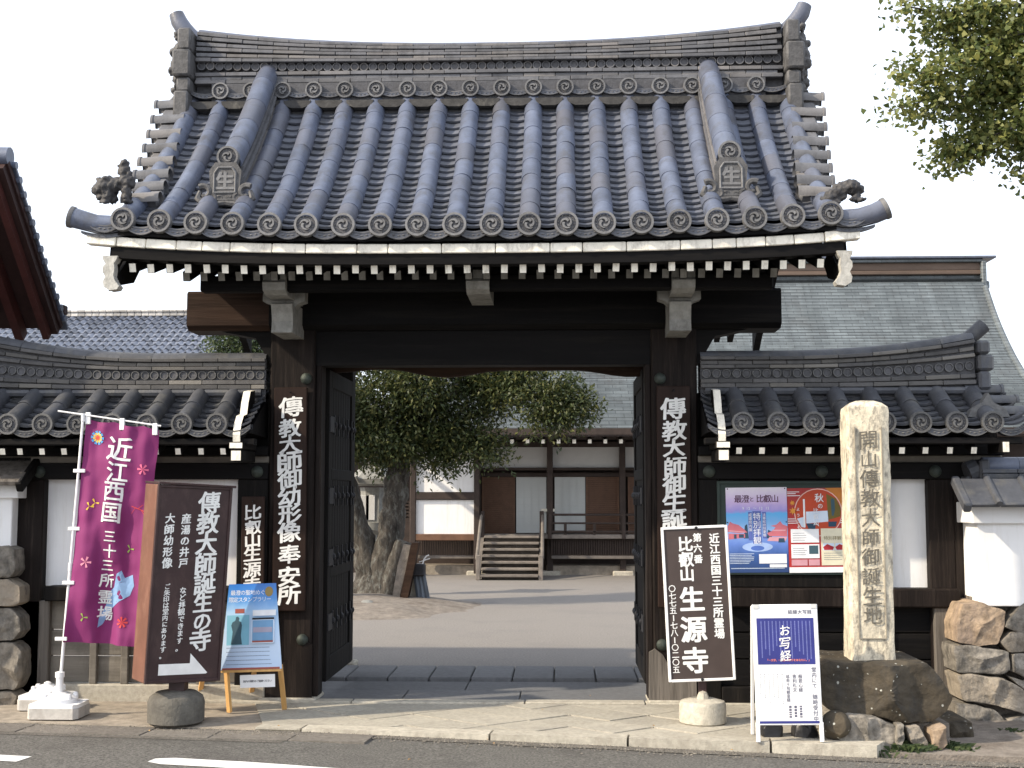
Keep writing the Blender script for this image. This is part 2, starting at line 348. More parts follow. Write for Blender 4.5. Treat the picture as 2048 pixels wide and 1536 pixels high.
# pavement
pv = struct('pavement', B().prism([kp(-.2, .12, 0)[:2], kp(4.02, .12, 0)[:2], (3.0, .3), (-1.4, .3)], 2, -.1, -.008).mesh('pavement', dirt))
b = B(); b.prism([kp(-7, .0, 0)[:2], kp(-.0, .0, 0)[:2], (-1.2, .5), (-9, .5)], 2, -.12, -.010); struct('dusty_verge', b.mesh('dusty_verge', dirt))
s = -.35
for l in (.36, 1.42, 1.0, 1.0, .8, .1)[:5]:
    m = B(); a = [kp(s+.008, 0, 0), kp(s+l-.008, 0, 0), kp(s+l-.008, .17, 0), kp(s+.008, .17, 0)]
    if s+l > 4.1: a[1] = kp(s+l-.08, 0, 0)
    m.prism([(q[0], q[1]) for q in a], 2, -.1, .002+random.uniform(0, .004)); centred(m, 'kerb_stone', granite, pv); s += l
kend = s
def clip(poly, a, b_):                                           # keep what lies to the left of a->b
    out = []
    f = lambda p: (b_[0]-a[0])*(p[1]-a[1])-(b_[1]-a[1])*(p[0]-a[0])
    for i in range(len(poly)):
        p, q = poly[i], poly[(i+1) % len(poly)]; fp, fq = f(p), f(q)
        if fp >= 0: out.append(p)
        if fp*fq < 0: t = fp/(fp-fq); out.append((p[0]+(q[0]-p[0])*t, p[1]+(q[1]-p[1])*t))
    return out
reg = [kp(-.35, .18, 0)[:2], kp(kend, .18, 0)[:2], (2.6, -.1), (-1.9, -.1)]
dg = .62
for i in range(-9, 10):
    for j in range(-9, 10):
        cx, cy = (i+j)*dg/2+.1, (i-j)*dg/2*.8-.35; h = dg/2-.011
        p = [(cx-h, cy), (cx, cy-h*.8), (cx+h, cy), (cx, cy+h*.8)]
        for k in range(4): 
            p = clip(p, reg[k], reg[(k+1) % 4])
            if len(p) < 3: break
        if len(p) < 3: continue
        m = B(); m.prism(p, 2, -.03, .0+random.uniform(-.005, .005)); 
        centred(m, 'slab', slabm, pv)
m = B()
for (a0, a1) in ((-2.6, -1.1), (-1.09, .35), (.36, 1.35), (1.36, 2.9)):
    m = B(); m.cbox(a0, a1, -.09, .06, -.03, .012+random.uniform(0, .004), .006); centred(m, 'slab', granite, pv)
for (a0, a1) in ((-1.7, -.7), (-.69, .3), (.31, 1.7)):
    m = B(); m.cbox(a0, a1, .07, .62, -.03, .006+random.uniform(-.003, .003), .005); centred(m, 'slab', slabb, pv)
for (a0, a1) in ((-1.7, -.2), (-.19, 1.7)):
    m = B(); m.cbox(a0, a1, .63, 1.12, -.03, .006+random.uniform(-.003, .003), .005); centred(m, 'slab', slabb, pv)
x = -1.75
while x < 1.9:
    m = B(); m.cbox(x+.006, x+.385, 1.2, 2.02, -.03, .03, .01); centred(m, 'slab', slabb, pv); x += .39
# court beyond the gate
b = B(); b.sheet([(-40, 2.0, 0), (40, 2.0, 0), (40, 60, 0), (-40, 60, 0)]); struct('courtyard_ground', b.mesh('courtyard_ground', concrete))
b = B(); b.box(-9, 9, .3, 2.0, -.1, -.035); struct('gate_floor', b.mesh('gate_floor', dirt))
# soil mound under the tree
b = B(); cx, cy = -2.5, 8.9; n = 48; rows = 10
for r in range(rows+1):
    for j in range(n):
        a = 2*PI*j/n; f = r/rows; rr_ = f*(1+.3*noise.noise(Vector((math.cos(a)*1.8, math.sin(a)*1.8, 3)))+.1*noise.noise(Vector((math.cos(a)*6, math.sin(a)*6, 3))))
        x_, y_ = cx+math.cos(a)*1.9*rr_, cy+math.sin(a)*1.9*rr_
        z_ = .2*(1-f*f)**1.3+.04*noise.noise(Vector((x_*2, y_*2, 0)))*(1-f)-.006
        b.v.append((x_, y_, z_))
for r in range(rows):
    for j in range(n): b.f.append([r*n+j, r*n+(j+1) % n, (r+1)*n+(j+1) % n, (r+1)*n+j]); b.m.append(0)
struct('soil_mound', b.mesh('soil_mound', soil, True))

# ------------------------------------------------------------ roof tile kit
PITCH = .2835
def half_tile(L, r, r2=None, n=12, lip=.006):
    b = B(); r2 = r2 or r*.97; prof = [(0, r*.9), (0, r+lip), (.022, r+lip), (.026, r), (L, r2)]
    for (y, rr) in prof:
        for j in range(n+1):
            a = -.25+ (PI+.5)*j/n; b.v.append((rr*math.cos(a), y, rr*math.sin(a)))
    m = n+1
    for i in range(len(prof)-1):
        for j in range(n): b.f.append([i*m+j, i*m+j+1, (i+1)*m+j+1, (i+1)*m+j]); b.m.append(0)
    return b
def pan_tile(w, L, sag, th=.014, n=8):
    b = B()
    for (y, zz) in ((0, -th), (0, .004), (L, .0)):
        for j in range(n+1):
            u = 2*j/n-1; b.v.append((u*w/2, y, -sag*(1-u*u)+zz+(th if y == 0 else 0)))
    m = n+1
    for i in range(2):
        for j in range(n): b.f.append([i*m+j, i*m+j+1, (i+1)*m+j+1, (i+1)*m+j]); b.m.append(0)
    return b
def comma(b, R_, ph, y0, y1, mi):
    n = 9; L_, Rr = [], []
    for i in range(n+1):
        t = i/n; a = ph+t*2.6; rc = R_*(.3+.38*t); wd = R_*.17*(1-t)**.6*(1 if i else .7)+.0008
        L_.append(((rc+wd)*math.cos(a), (rc+wd)*math.sin(a))); Rr.append(((rc-wd)*math.cos(a), (rc-wd)*math.sin(a)))
    k = len(b.v)
    for i in range(n+1):
        for (p, y) in ((L_[i], y0), (L_[i], y1), (Rr[i], y1), (Rr[i], y0)): b.v.append((p[0], y, p[1]))
    for i in range(n):
        for q in range(3): b.f.append([k+i*4+q, k+i*4+q+1, k+(i+1)*4+q+1, k+(i+1)*4+q]); b.m.append(mi)
def disc_mesh(name, r, depth=.05, swirl=True, n=28):
    b = B(); b.lathe([(r*.8, -depth), (r, -depth*.8), (r, -.004), (r*.985, 0), (r*.80, 0), (r*.775, -.012), (.001, -.012)], n, 0, RX(PI/2), mis=[0, 0, 0, 0, 1, 1])
    if swirl:
        for k in range(3): comma(b, r*.72, k*2*PI/3+.5, -.003+.012, -.004, 0)
        for k in range(14):
            a = 2*PI*k/14; x, z = r*.66*math.cos(a), r*.66*math.sin(a); q = r*.042
            b.add([(x-q, .006, z-q), (x+q, .006, z-q), (x+q, .006, z+q), (x-q, .006, z+q), (x, .012-.016, z)], [(0, 1, 4), (1, 2, 4), (2, 3, 4), (3, 0, 4)])
    return b.mesh(name, [tilef, tiled], False)
def crescent(w, sag, h, th=.03, n=10, M=None):
    b = B()
    for (y, k) in ((0, 0), (0, 1), (th, 1), (th, 0)):
        for j in range(n+1):
            u = 2*j/n-1; z = -sag*(1-u*u); b.v.append((u*w/2, y, z-(h*(1-.35*u*u) if k else 0)))
    m = n+1
    for i in range(4):
        for j in range(n): b.f.append([i*m+j, i*m+j+1, ((i+1) % 4)*m+j+1, ((i+1) % 4)*m+j]); b.m.append(0)
    # raised rim and small scroll relief
    for (d0, d1, yy) in ((.08, .2, -.006), (.84, .97, -.006)):
        k = len(b.v)
        for d in (d0, d1):
            for j in range(n+1):
                u = 2*j/n-1; u *= .96; z = -sag*(1-u*u)-h*(1-.35*u*u)*d; b.v.append((u*w/2, yy, z))
        for j in range(n): b.f.append([k+j, k+j+1, k+m+j+1, k+m+j]); b.m.append(1)
    for j in range(7):
        u = (j-3)/3.7; z = -sag*(1-u*u)-h*(1-.35*u*u)*.52; x = u*w/2; q = h*.13
        b.add([(x-q*2, -.001, z), (x, -.001, z-q), (x+q*2, -.001, z+q*.4), (x, -.001, z+q), (x, -.007, z)], [(0, 1, 4), (1, 2, 4), (2, 3, 4), (3, 0, 4)], 1)
    return b
class Prof:                                                       # a roof's curve from eave to ridge, by arc length
    def __init__(s, y0, z0, y1, z1, c=.3, flip=1):
        s.p = []
        for i in range(201):
            t = i/200; s.p.append((y0+(y1-y0)*t, z0+(z1-z0)*((1-c)*t+c*t*t)))
        s.a = [0]
        for i in range(200): s.a.append(s.a[-1]+math.hypot(s.p[i+1][0]-s.p[i][0], s.p[i+1][1]-s.p[i][1]))
        s.L = s.a[-1]; s.y0, s.y1 = y0, y1
    def arc(s, d):
        d = max(0, min(s.L*.9999, d)); i = int(np.searchsorted(s.a, d, 'right'))-1; i = min(i, 199); t = (d-s.a[i])/(s.a[i+1]-s.a[i]); p, q = s.p[i], s.p[i+1]
        return p[0]+(q[0]-p[0])*t, p[1]+(q[1]-p[1])*t, math.atan2(q[1]-p[1], abs(q[0]-p[0]))
    def z(s, y):
        t = (y-s.y0)/(s.y1-s.y0); i = max(0, min(199, int(t*200))); f = t*200-i; return s.p[i][1]+(s.p[i+1][1]-s.p[i][1])*f

lfm = mat('fallen_leaf', (.45, .26, .08), .6, .3, 10, .1, 20, .3)
lfl = ['lying in the middle of the kerb line', 'on the road edge just below the kerb middle', 'on the pavement left of the framed sign foot', 'lying left of the kerb joint before the easel', 'on the road close to the white line', 'near the right pillar foot', 'lying beside the easel', 'on the slabs before the doorway, right of centre', 'by the box sign foot', 'on the road below the white board', 'on the inner floor behind the pillars']
lfi = iter(lfl)
for px_, py in ((972, 1478), (985, 1486), (1310, 1452), (760, 1471), (815, 1520), (1180, 1392), (560, 1452), (1085, 1420), (300, 1462), (1468, 1500), (905, 1350)):
    q = atz(px_, py, -.035 if py > 1470 else .012); b = B(); r = random.uniform(.012, .02); a = random.uniform(0, 6)
    b.add([(0, 0, 0), (r, r*.5, .006), (r*1.8, 0, .002), (r, -r*.5, .007)], [(0, 1, 2, 3)])
    o = thing('fallen_leaf', 'small dry orange leaf '+next(lfi), 'leaf', me=b.mesh('fallen_leaf', lfm, False, False), M=T(*q) @ RZ(a), group='fallen leaves on road and pavement')
# ------------------------------------------------------------ the gate
gate = thing('temple_gate', 'dark timber temple gate with a curved grey tiled roof and open doors', 'gate', (0, .3, 0))
NR = 20; XR = [-(NR-1)/2*PITCH+i*PITCH for i in range(NR)]
P = Prof(-1.30, 3.765, .42, 5.27, .30)
def sori(x, t): return (.062*(abs(x)/2.7)**3)*(1-t)*(1-t)
nb = 8; Lb = P.L/nb; bt = half_tile(Lb+.03, .080, lip=.0012).mesh('barrel_tile', tile, True); pass
for x in XR:
    for k in range(nb):
        y, z, a = P.arc(k*Lb); y2, z2, a2 = P.arc((k+.5)*Lb); t = k/nb
        add('barrel_tile', bt, gate, M=T(x+random.uniform(-.003, .003), y, z+sori(x, t)+.012+random.uniform(0, .004)) @ RX(a2-sori(x, t)*.6) @ RY(random.uniform(-.02, .02)))
npn = 21; Lp = P.L/npn; pm = pan_tile(PITCH-.004, Lp+.045, .045).mesh('pan_tile', tilep, True); cnt = 0; rest = B(); pb = pan_tile(PITCH-.004, Lp+.045, .045)
for k in range(npn):
    for i in range(NR-1):
        x = (XR[i]+XR[i+1])/2; y, z, a = P.arc(k*Lp); M = T(x, y, z+sori(x, k/npn)+.030+random.uniform(-.003, .003)) @ RX(a-.09) @ RY(random.uniform(-.012, .012))
        if cnt < 300: add('pan_tile', pm, gate, M=M)
        else: rest.add(pb.v, pb.f, 0, M)
        cnt += 1
o = add('upper_pan_tiles', rest.mesh('upper_pan_tiles', tilep, True), gate); o['kind'] = 'stuff'
# under-sheet of the roof, both slopes
PR = Prof(3.0, 3.62, .42+.16, 5.27, .30)
def deck(prof, x0, x1, up, dn, m, name, n=20, xs=12):
    b = B()
    for i in range(n+1):
        y, z, a = prof.arc(prof.L*i/n)
        for j in range(xs+1):
            x = x0+(x1-x0)*j/xs; s_ = sori(x, i/n); b.v.append((x, y, z+s_+up))
    for i in range(n+1):
        y, z, a = prof.arc(prof.L*i/n)
        for j in range(xs+1):
            x = x0+(x1-x0)*j/xs; s_ = sori(x, i/n); b.v.append((x, y, z+s_+dn))
    W = xs+1; K = W*(n+1)
    for i in range(n):
        for j in range(xs):
            q = [i*W+j, i*W+j+1, (i+1)*W+j+1, (i+1)*W+j]; b.f.append(q); b.m.append(0); b.f.append([v+K for v in q[::-1]]); b.m.append(0)
    for j in range(xs):
        b.f.append([j, j+1, K+j+1, K+j]); b.m.append(0); q = n*W+j; b.f.append([q, q+1, K+q+1, K+q]); b.m.append(0)
    for i in range(n):
        for q in (0, xs): b.f.append([i*W+q, (i+1)*W+q, K+(i+1)*W+q, K+i*W+q]); b.m.append(0)
    return add(name, b.mesh(name, m, False, True), gate)
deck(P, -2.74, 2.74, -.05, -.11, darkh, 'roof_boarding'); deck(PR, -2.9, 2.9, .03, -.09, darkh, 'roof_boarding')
rb = B()                                                          # rear slope: rows of tiles, seen only from the side
for x in XR:
    path = [PR.arc(PR.L*i/10) for i in range(11)]; rb.tube([(x, p[0], p[1]+.05) for p in path], .074, 8)
o = add('rear_tiles', rb.mesh('rear_tiles', tile, True), gate); o['kind'] = 'stuff'
# eave discs, edge tiles
ED = disc_mesh('eave_disc', .092, .07)
for x in XR: add('eave_disc', ED, gate, M=T(x, -1.345, 3.765+sori(x, 0)+.012) @ RX(-.06) @ RY(random.uniform(-.5, .5)))
cm = crescent(PITCH-.01, .048, .062, .1).mesh('eave_tile', [tilep, tiler])
for i in range(-1, NR):
    x = XR[0]-PITCH/2+PITCH*(i+1); add('eave_tile', cm, gate, M=T(x, -1.30-.02, 3.765+sori(x, 0)+.008))
# gable side rows
sb = half_tile(.30, .074, .072, lip=.008)
for sd in (-1, 1):
    nside = 8
    for k in range(nside):
        y, z, a = P.arc(.34+k*(P.L-.42)/(nside-1)); e = 2.80+.21*(k/(nside-1))
        M = T(sd*e, y, z+sori(e, k/8)+.015) @ RZ(PI/2 if sd > 0 else -PI/2) @ RX(.06)
        add('gable_tile', sb.mesh('gable_tile', tiler, True) if k == 0 and sd < 0 else bpy.data.meshes['gable_tile'], gate, M=M)
    for k in range(nside-1):
        y, z, a = P.arc(.34+(k+.5)*(P.L-.42)/(nside-1)); e = 2.75+.21*(k/(nside-1)); m = B(); m.cbox(-.22, .0, -.1, .1, -.07, .035, .02)
        add('gable_pan_tile', m.mesh('gable_pan_tile', tiler, True), gate, M=T(sd*(e+(0 if sd > 0 else -.28+.28)), y, z+.0+sori(e, k/8)) @ RZ(0 if sd > 0 else PI) @ RX(a if sd > 0 else -a))
# eave corner horn tiles
for sd in (-1, 1):
    path = [(sd*2.62, -1.24, 3.83), (sd*2.8, -1.25, 3.81), (sd*2.92, -1.26, 3.815), (sd*3.03, -1.27, 3.845), (sd*3.12, -1.28, 3.885 if sd > 0 else 3.87)]
    b = B(); b.tube(path, [.07, .072, .073, .076, .08], 14, 0); add('corner_horn_tile', b.mesh('corner_horn_tile', tile, True), gate)
    b = B(); b.lathe([(.081, -.03), (.086, -.02), (.086, .004), (.064, .006), (.06, -.002), (.001, -.002)], 20, 0, T(*path[-1]) @ (Vector(path[-1])-Vector(path[-2])).to_track_quat('Z', 'Y').to_matrix().to_4x4())
    add('horn_rim', b.mesh('horn_rim', tilef, True), gate)
    for k in range(3):
        b = crescent(.34+k*.02, .03, .03, .06); add('corner_tile', b.mesh('corner_tile', [tilep, tiler]), gate, M=T(sd*2.84, -1.31+.01*k, 3.80-.035*k+.03))
# main ridge
RY0, RY1 = .40, .62; RXH = 2.66
def rz(x, f): return f*(.14*(abs(x)/2.66)**2.4)
core = B()
for sgy in (0,):
    n = 24
    for i in range(n):
        x0, x1 = -RXH+2*RXH*i/n, -RXH+2*RXH*(i+1)/n
        core.add([(x0, RY0+.03, 5.1), (x1, RY0+.03, 5.1), (x1, RY0+.03, 5.80+rz(x1, 1)), (x0, RY0+.03, 5.80+rz(x0, 1)), (x0, RY1-.03, 5.1), (x1, RY1-.03, 5.1), (x1, RY1-.03, 5.80+rz(x1, 1)), (x0, RY1-.03, 5.80+rz(x0, 1))], [(0, 1, 2, 3), (5, 4, 7, 6), (3, 2, 6, 7)])
add('ridge_core', core.mesh('ridge_core', tiled), gate)
layers = [(5.452, .034, .0, .05), (5.489, .034, .0, .03), (5.526, .034, .0, .045)]
up0 = 5.641; upn = 6; uph = .0285
for k in range(upn): layers.append((up0+k*uph, uph-.004, (k+1)/upn, .05-.01*(k % 2)-.004*k))
for li, (z0, h, fl, prot) in enumerate(layers):
    seg = .285; x = -RXH-(.14 if li % 2 else 0)
    while x < RXH-.02:
        a0, a1 = max(x, -RXH), min(x+seg, RXH); x += seg
        if a1-a0 < .05: continue
        xm = (a0+a1)/2; zz = z0+rz(xm, fl); sl_ = (rz(a1, fl)-rz(a0, fl))/(a1-a0)
        hh = h*(1+rz(xm, 1)*(.9 if fl else 0)/.12*.5)
        m = B(); m.cbox(-(a1-a0)/2+.002, (a1-a0)/2-.002, 0, RY1-RY0+2*prot, 0, hh, .004)
        add('ridge_tile', m.mesh('ridge_tile', tiler), gate, M=T(xm, RY0-prot+random.uniform(-.003, .003), zz+random.uniform(-.0015, .0015)) @ RY(-math.atan(sl_)))
def ring_tile(r, name='ring_tile'):
    b = B(); b.lathe([(r, -.03), (r, 0), (r*.8, 0), (r*.72, -.008), (.001, -.008)], 16, 0, RX(PI/2), mis=[0, 0, 1, 1]); return b.mesh(name, [tiler, tiled])
rt = ring_tile(.039)
nrg = 64
for i in range(nrg):
    x = -RXH+.05+(2*RXH-.1)*i/(nrg-1); add('ring_tile', rt, gate, M=T(x, RY0-.012-(.006 if i % 2 else 0), 5.60+rz(x, .25)))
RD = disc_mesh('ridge_disc', .078, .05)
for x in XR[1:-1]: add('ridge_disc', RD, gate, M=T(x, RY0-.10, 5.372) @ RY(random.uniform(-.5, .5)))
cm2 = crescent(PITCH-.02, .03, .045, .1).mesh('ridge_pan_tile', [tilep, tiler])
for i in range(NR-1): add('ridge_pan_tile', cm2, gate, M=T((XR[i]+XR[i+1])/2, RY0-.08, 5.378))
b = B(); b.box(-2.5, 2.5, RY0-.05, RY0+.04, 5.1, 5.45); add('ridge_bed', b.mesh('ridge_bed', tiled), gate)
stn = mat('shaded_ridge_clay', (.055, .053, .052), .9, .4, 20, .4, 60, .1, stain=(.16, .15, .13), sscale=12, samt=.6, slo=.56)  # clay darkened to stand for the shadow below the ridge discs
for i in range(NR-1):
    b = B(); b.prism([(-.125, .0), (.125, .0), (.11, -.05), (.05, -.075), (-.05, -.075), (-.11, -.05)], 1, 0, .05); add('clay_fill', b.mesh('clay_fill', stn), gate, M=T((XR[i]+XR[i+1])/2, RY0-.12, 5.265) @ RX(-.2))
b = B(); n = 30; path = []; 
for i in range(n+1):
    x = -RXH+2*RXH*i/n; path.append((x, (RY0+RY1)/2, up0+upn*uph+.0+rz(x, 1.12)))
b.tube(path, .075, 10, 0, None, .62); add('ridge_cap', b.mesh('ridge_cap', tile, True), gate)
for sd in (-1, 1):                                                 # ridge ends: horn, stepped end blocks, carved outer face
    pth = []
    for (px, py, r) in ((1545, 66, 0), (1560, 58, 0), (1572, 50, 0), (1585, 38, 0), (1596, 22, 0), (1602, 6, 0)):
        q = at(px, py, .5); pth.append((sd*(q.x+.03), .5, q.z-.02))
    b = B(); b.tube(pth, [.045, .062, .072, .08, .078, .068], 14); add('ridge_horn', b.mesh('ridge_horn', tile, True), gate)
    for (z0, z1, dx, dp) in ((5.72, 5.93, .0, .06), (5.47, 5.72, .035, .09), (5.33, 5.47, .0, .06), (5.08, 5.33, .01, .11)):
        b = B(); b.cbox(-.062-dx*.2, .062+dx, 0, .34+dp, z0, z1-.004, .018); add('ridge_end_block', b.mesh('ridge_end_block', oni, True), gate, M=T(sd*2.735, RY0-.10-dp, .02) @ (Matrix.Identity(4) if sd > 0 else Matrix.Scale(-1, 4, (1, 0, 0))))
def blob(name, ells, m, vox=.02, disp=.0, dscale=8, parent=None, M=None):
    bm = bmesh.new()
    for (c, r, *rest_) in ells:
        q = bmesh.ops.create_icosphere(bm, subdivisions=2, radius=1, matrix=T(*c) @ (rest_[0] if rest_ else Matrix.Identity(4)) @ Matrix.Diagonal((*(r if hasattr(r, '__len__') else (r, r, r)), 1)))
    me = bpy.data.meshes.new(name); bm.to_mesh(me); bm.free(); o = bpy.data.objects.new('tmp', me); COL.objects.link(o)
    md = o.modifiers.new('r', 'REMESH'); md.mode = 'VOXEL'; md.voxel_size = vox
    e = bpy.data.meshes.new_from_object(o.evaluated_get(bpy.context.evaluated_depsgraph_get())); bpy.data.objects.remove(o)
    for v in e.vertices:
        if disp: v.co += v.normal*disp*(noise.noise(v.co*dscale)+.5*noise.noise(v.co*dscale*2.3))
    e.materials.clear(); e.materials.append(m); e.shade_smooth(); e.name = name
    if parent is False: return e
    return add(name, e, parent, M=M)
for sd in (-1, 1):
    o = [((0, 0, .32), (.06, .12, .09)), ((.02, 0, .2), (.07, .14, .1)), ((0, .02, .06), (.06, .16, .08)), ((-.0, 0, -.08), (.05, .14, .09)), ((.05, -.05, .14), (.05, .05, .05)), ((.05, .07, .27), (.04, .04, .05)), ((.055, -.04, .3), (.04, .04, .05)), ((.02, -.08, .43), (.025, .03, .06)), ((.04, 0, .0), .05), ((.03, -.1, -.12), .04)]
    blob('ridge_ogre_tile', [((sd*(c[0]+2.83), c[1]+.5, c[2]*1.15+5.44), r) for c, r in o], oni, .016, .03, 22, gate)
# descending ridges with their ornaments
def sweep(x, y0, y1, off, hw, h, n=14):
    b = B(); 
    for i in range(n+1):
        y = y0+(y1-y0)*i/n; z = P.z(y)+off
        for (u, v_) in ((-hw, 0), (hw, 0), (hw, h), (-hw, h)): b.v.append((x+u, y, z+v_))
    for i in range(n):
        for j in range(4): b.f.append([i*4+j, i*4+(j+1) % 4, (i+1)*4+(j+1) % 4, (i+1)*4+j]); b.m.append(0)
    b.f += [[0, 1, 2, 3], [n*4+3, n*4+2, n*4+1, n*4]]; b.m += [0, 0]
    return b
oni_disc = disc_mesh('ornament_disc', .088, .1)
for sd in (-1, 1):
    xk = 2.0*sd
    for k in range(6):
        add('ridge_strip', sweep(xk, -.80, .40, .06+k*.044, .112-(.022 if k % 2 else 0)-.003*k, .036).mesh('ridge_strip', tiler, False), gate)
    add('ridge_strip', sweep(xk, -.79, .40, .02, .075, .28).mesh('ridge_strip', tiled, False), gate)
    y = -.86; kt = 0
    while y < .42:
        y2 = y+.27; z_, z2_ = P.z(y)+.345, P.z(min(y2, .42))+.345; a = math.atan2(z2_-z_, y2-y); L_ = math.hypot(y2-y, z2_-z_)
        m = half_tile(L_+.03, .096, .095, 14, .0015); add('cap_tile', m.mesh('cap_tile', tile, True), gate, M=T(xk, y, z_-.02) @ RX(a)); y = y2; kt += 1
    zc = P.z(-.86)+.345
    add('ornament_disc', oni_disc, gate, M=T(xk, -.93, zc+.02) @ RY(sd*.4))
    # plate with the framed character and cloud scrolls
    zb = P.z(-.98)+.07
    pts = [(-.13, .02), (-.115, .09), (-.13, .26), (-.085, .33), (.085, .33), (.13, .26), (.115, .09), (.13, .02)]
    b = B(); b.prism(pts, 1, -.03, .03); pl = add('ornament_plate', b.mesh('ornament_plate', oni), gate, M=T(xk, -.965, zb-.01) @ RX(-.05)); Mp = WM[pl]
    b = B()
    for (a0, a1) in (((-.085, .08), (-.085, .24)), ((-.085, .24), (-.055, .285)), ((-.055, .285), (.055, .285)), ((.055, .285), (.085, .24)), ((.085, .24), (.085, .08)), ((.085, .08), (-.085, .08))):
        b.tube([(a0[0], -.034, a0[1]), (a1[0], -.034, a1[1])], .009, 6)
    add('plate_frame', b.mesh('plate_frame', tilef, True), pl, M=Mp)
    b = letters([('生', 0, .175, .15)], -.034, .045); v = b.v; bb = B(); bb.add(b.v, b.f); add('plate_character', bb.mesh('plate_character', tilef), pl, M=Mp)
    b = B()
    for s2 in (-1, 1):
        for (cx, cz, r0, tw, st_, th) in ((.165, .08, .065, 4.6, .9, .028), (.1, .035, .04, 3.8, 1.6, .021), (.03, .03, .03, 3.2, .6, .018)):
            pp = [(s2*(cx+r0*(1-.75*i/14)*math.cos(st_+tw*i/14)), -.02, cz+r0*(1-.75*i/14)*math.sin(st_+tw*i/14)) for i in range(15)]
            b.tube(pp, [th*(1-.5*i/14) for i in range(15)], 7)
        b.tube([(s2*.2, -.01, .1), (s2*.22, -.01, .04), (s2*.17, -.01, .0), (s2*.1, -.01, -.012), (0, -.01, .005)], [.018, .03, .032, .028, .024], 7)
        b.tube([(s2*.05, .0, .0), (s2*.14, .0, .02), (s2*.2, .0, .04)], [.03, .035, .02], 7)
    add('cloud_scroll', b.mesh('cloud_scroll', oni, True), pl, M=Mp)
# guardian lions on the eave corners
lionm = mat('lion_tile', (.06, .058, .06), .65, .5, 18, .4, 60, 0)
lion = lambda L_, nm, M: blob(nm, L_, lionm, .009, .012, 45, gate, M)
q = at(225, 372, -1.2)
E1 = [((-.055, 0, .0), (.06, .055, .055)), ((-.10, 0, -.01), (.035, .035, .03)), ((-.045, 0, .045), (.03, .05, .02)), ((-.085, .0, .055), .015), ((-.03, 0, .062), .018), ((.0, 0, .02), (.07, .045, .045)), ((.075, 0, .035), (.05, .042, .05)), ((.035, 0, .03), (.06, .038, .038)),
      ((.075, .02, -.03), (.026, .024, .055)), ((.082, -.02, -.03), (.026, .024, .055)), ((-.01, .02, -.04), (.026, .024, .055)), ((-.03, -.025, -.04), (.026, .024, .055)), ((-.04, -.03, -.085), (.035, .02, .014)), ((.085, 0, -.08), (.03, .04, .014)), ((-.07, 0, -.045), (.035, .03, .03)),
      ((.045, 0, .10), (.02, .02, .04)), ((.07, 0, .115), (.022, .018, .04)), ((.055, 0, .145), (.022, .02, .03)), ((.03, 0, .13), .014), ((.075, 0, .15), .015), ((.1, 0, .03), .025), ((.085, 0, .08), .022)]
lion(E1, 'lion_ornament', T(q.x+.01, q.y, q.z-.02) @ Matrix.Scale(1.35, 4))
q = at(1680, 388, -1.2)
E2 = [((.065, 0, .03), (.05, .05, .045)), ((.1, 0, .015), (.03, .035, .03)), ((.05, 0, .055), (.04, .045, .025)), ((.02, 0, .025), (.06, .04, .035)), ((-.04, 0, .0), (.06, .04, .035)), ((-.085, 0, -.03), (.04, .04, .035)), ((.08, .0, -.03), (.02, .035, .035)), ((.055, -.03, -.04), (.035, .018, .014)), ((.1, -.03, -.05), (.03, .018, .014)),
      ((-.11, 0, -.05), .025), ((-.01, 0, -.02), (.04, .03, .02)), ((-.03, 0, .04), .018), ((.0, 0, .058), .015), ((.09, 0, .06), .016), ((-.06, -.03, -.05), (.05, .02, .014))]
lion(E2, 'lion_ornament', T(q.x+.01, q.y, q.z) @ Matrix.Scale(1.35, 4) @ RY(-.1))
# white-faced eave boards, each length cut as in the photograph
cuts = [172, 232, 291, 352, 404, 460, 544, 611, 714, 776, 883, 991, 1100, 1165, 1253, 1361, 1425, 1473, 1532, 1589, 1650, 1722]
for a, c in zip(cuts[:-1], cuts[1:]):
    x0, x1 = at(a, 480, -1.27).x, at(c, 480, -1.27).x; b = B(); xm = (x0+x1)/2; sl_ = (sori(x1, 0)-sori(x0, 0))/(x1-x0)*1.2
    ck = 1.2 if (a > 172 and c < 1722) else 1.3
    b.cbox(-(x1-x0)/2+.003, (x1-x0)/2-.003, 0, .1, 0, .078 if ck > 1.25 else .072, .006); add('eave_board', b.mesh('eave_board', white), gate, M=T(xm, -1.275-(.01 if ck > 1.25 else 0), 3.567+sori(xm, 0)*1.1) @ RY(-sl_))
def sbeam(y0, y1, z0, z1, name, m, x0=-2.8, x1=2.8, n=14):
    b = B()
    for i in range(n+1):
        x = x0+(x1-x0)*i/n; s_ = sori(x, 0)
        for (y, z) in ((y0, z0), (y1, z0), (y1, z1), (y0, z1)): b.v.append((x, y, z+s_))
    for i in range(n):
        for j in range(4): b.f.append([i*4+j, i*4+(j+1) % 4, (i+1)*4+(j+1) % 4, (i+1)*4+j]); b.m.append(0)
    b.f += [[0, 1, 2, 3], [n*4+3, n*4+2, n*4+1, n*4]]; b.m += [0, 0]; add(name, b.mesh(name, m), gate)
sbeam(-1.255, -1.12, 3.485, 3.566, 'eave_beam', darkh); sbeam(-1.22, -1.08, 3.64, 3.69, 'eave_fillet', darkh)
sbeam(-.80, -.70, 3.56, 3.62, 'second_eave_beam', darkh, -2.5, 2.5)
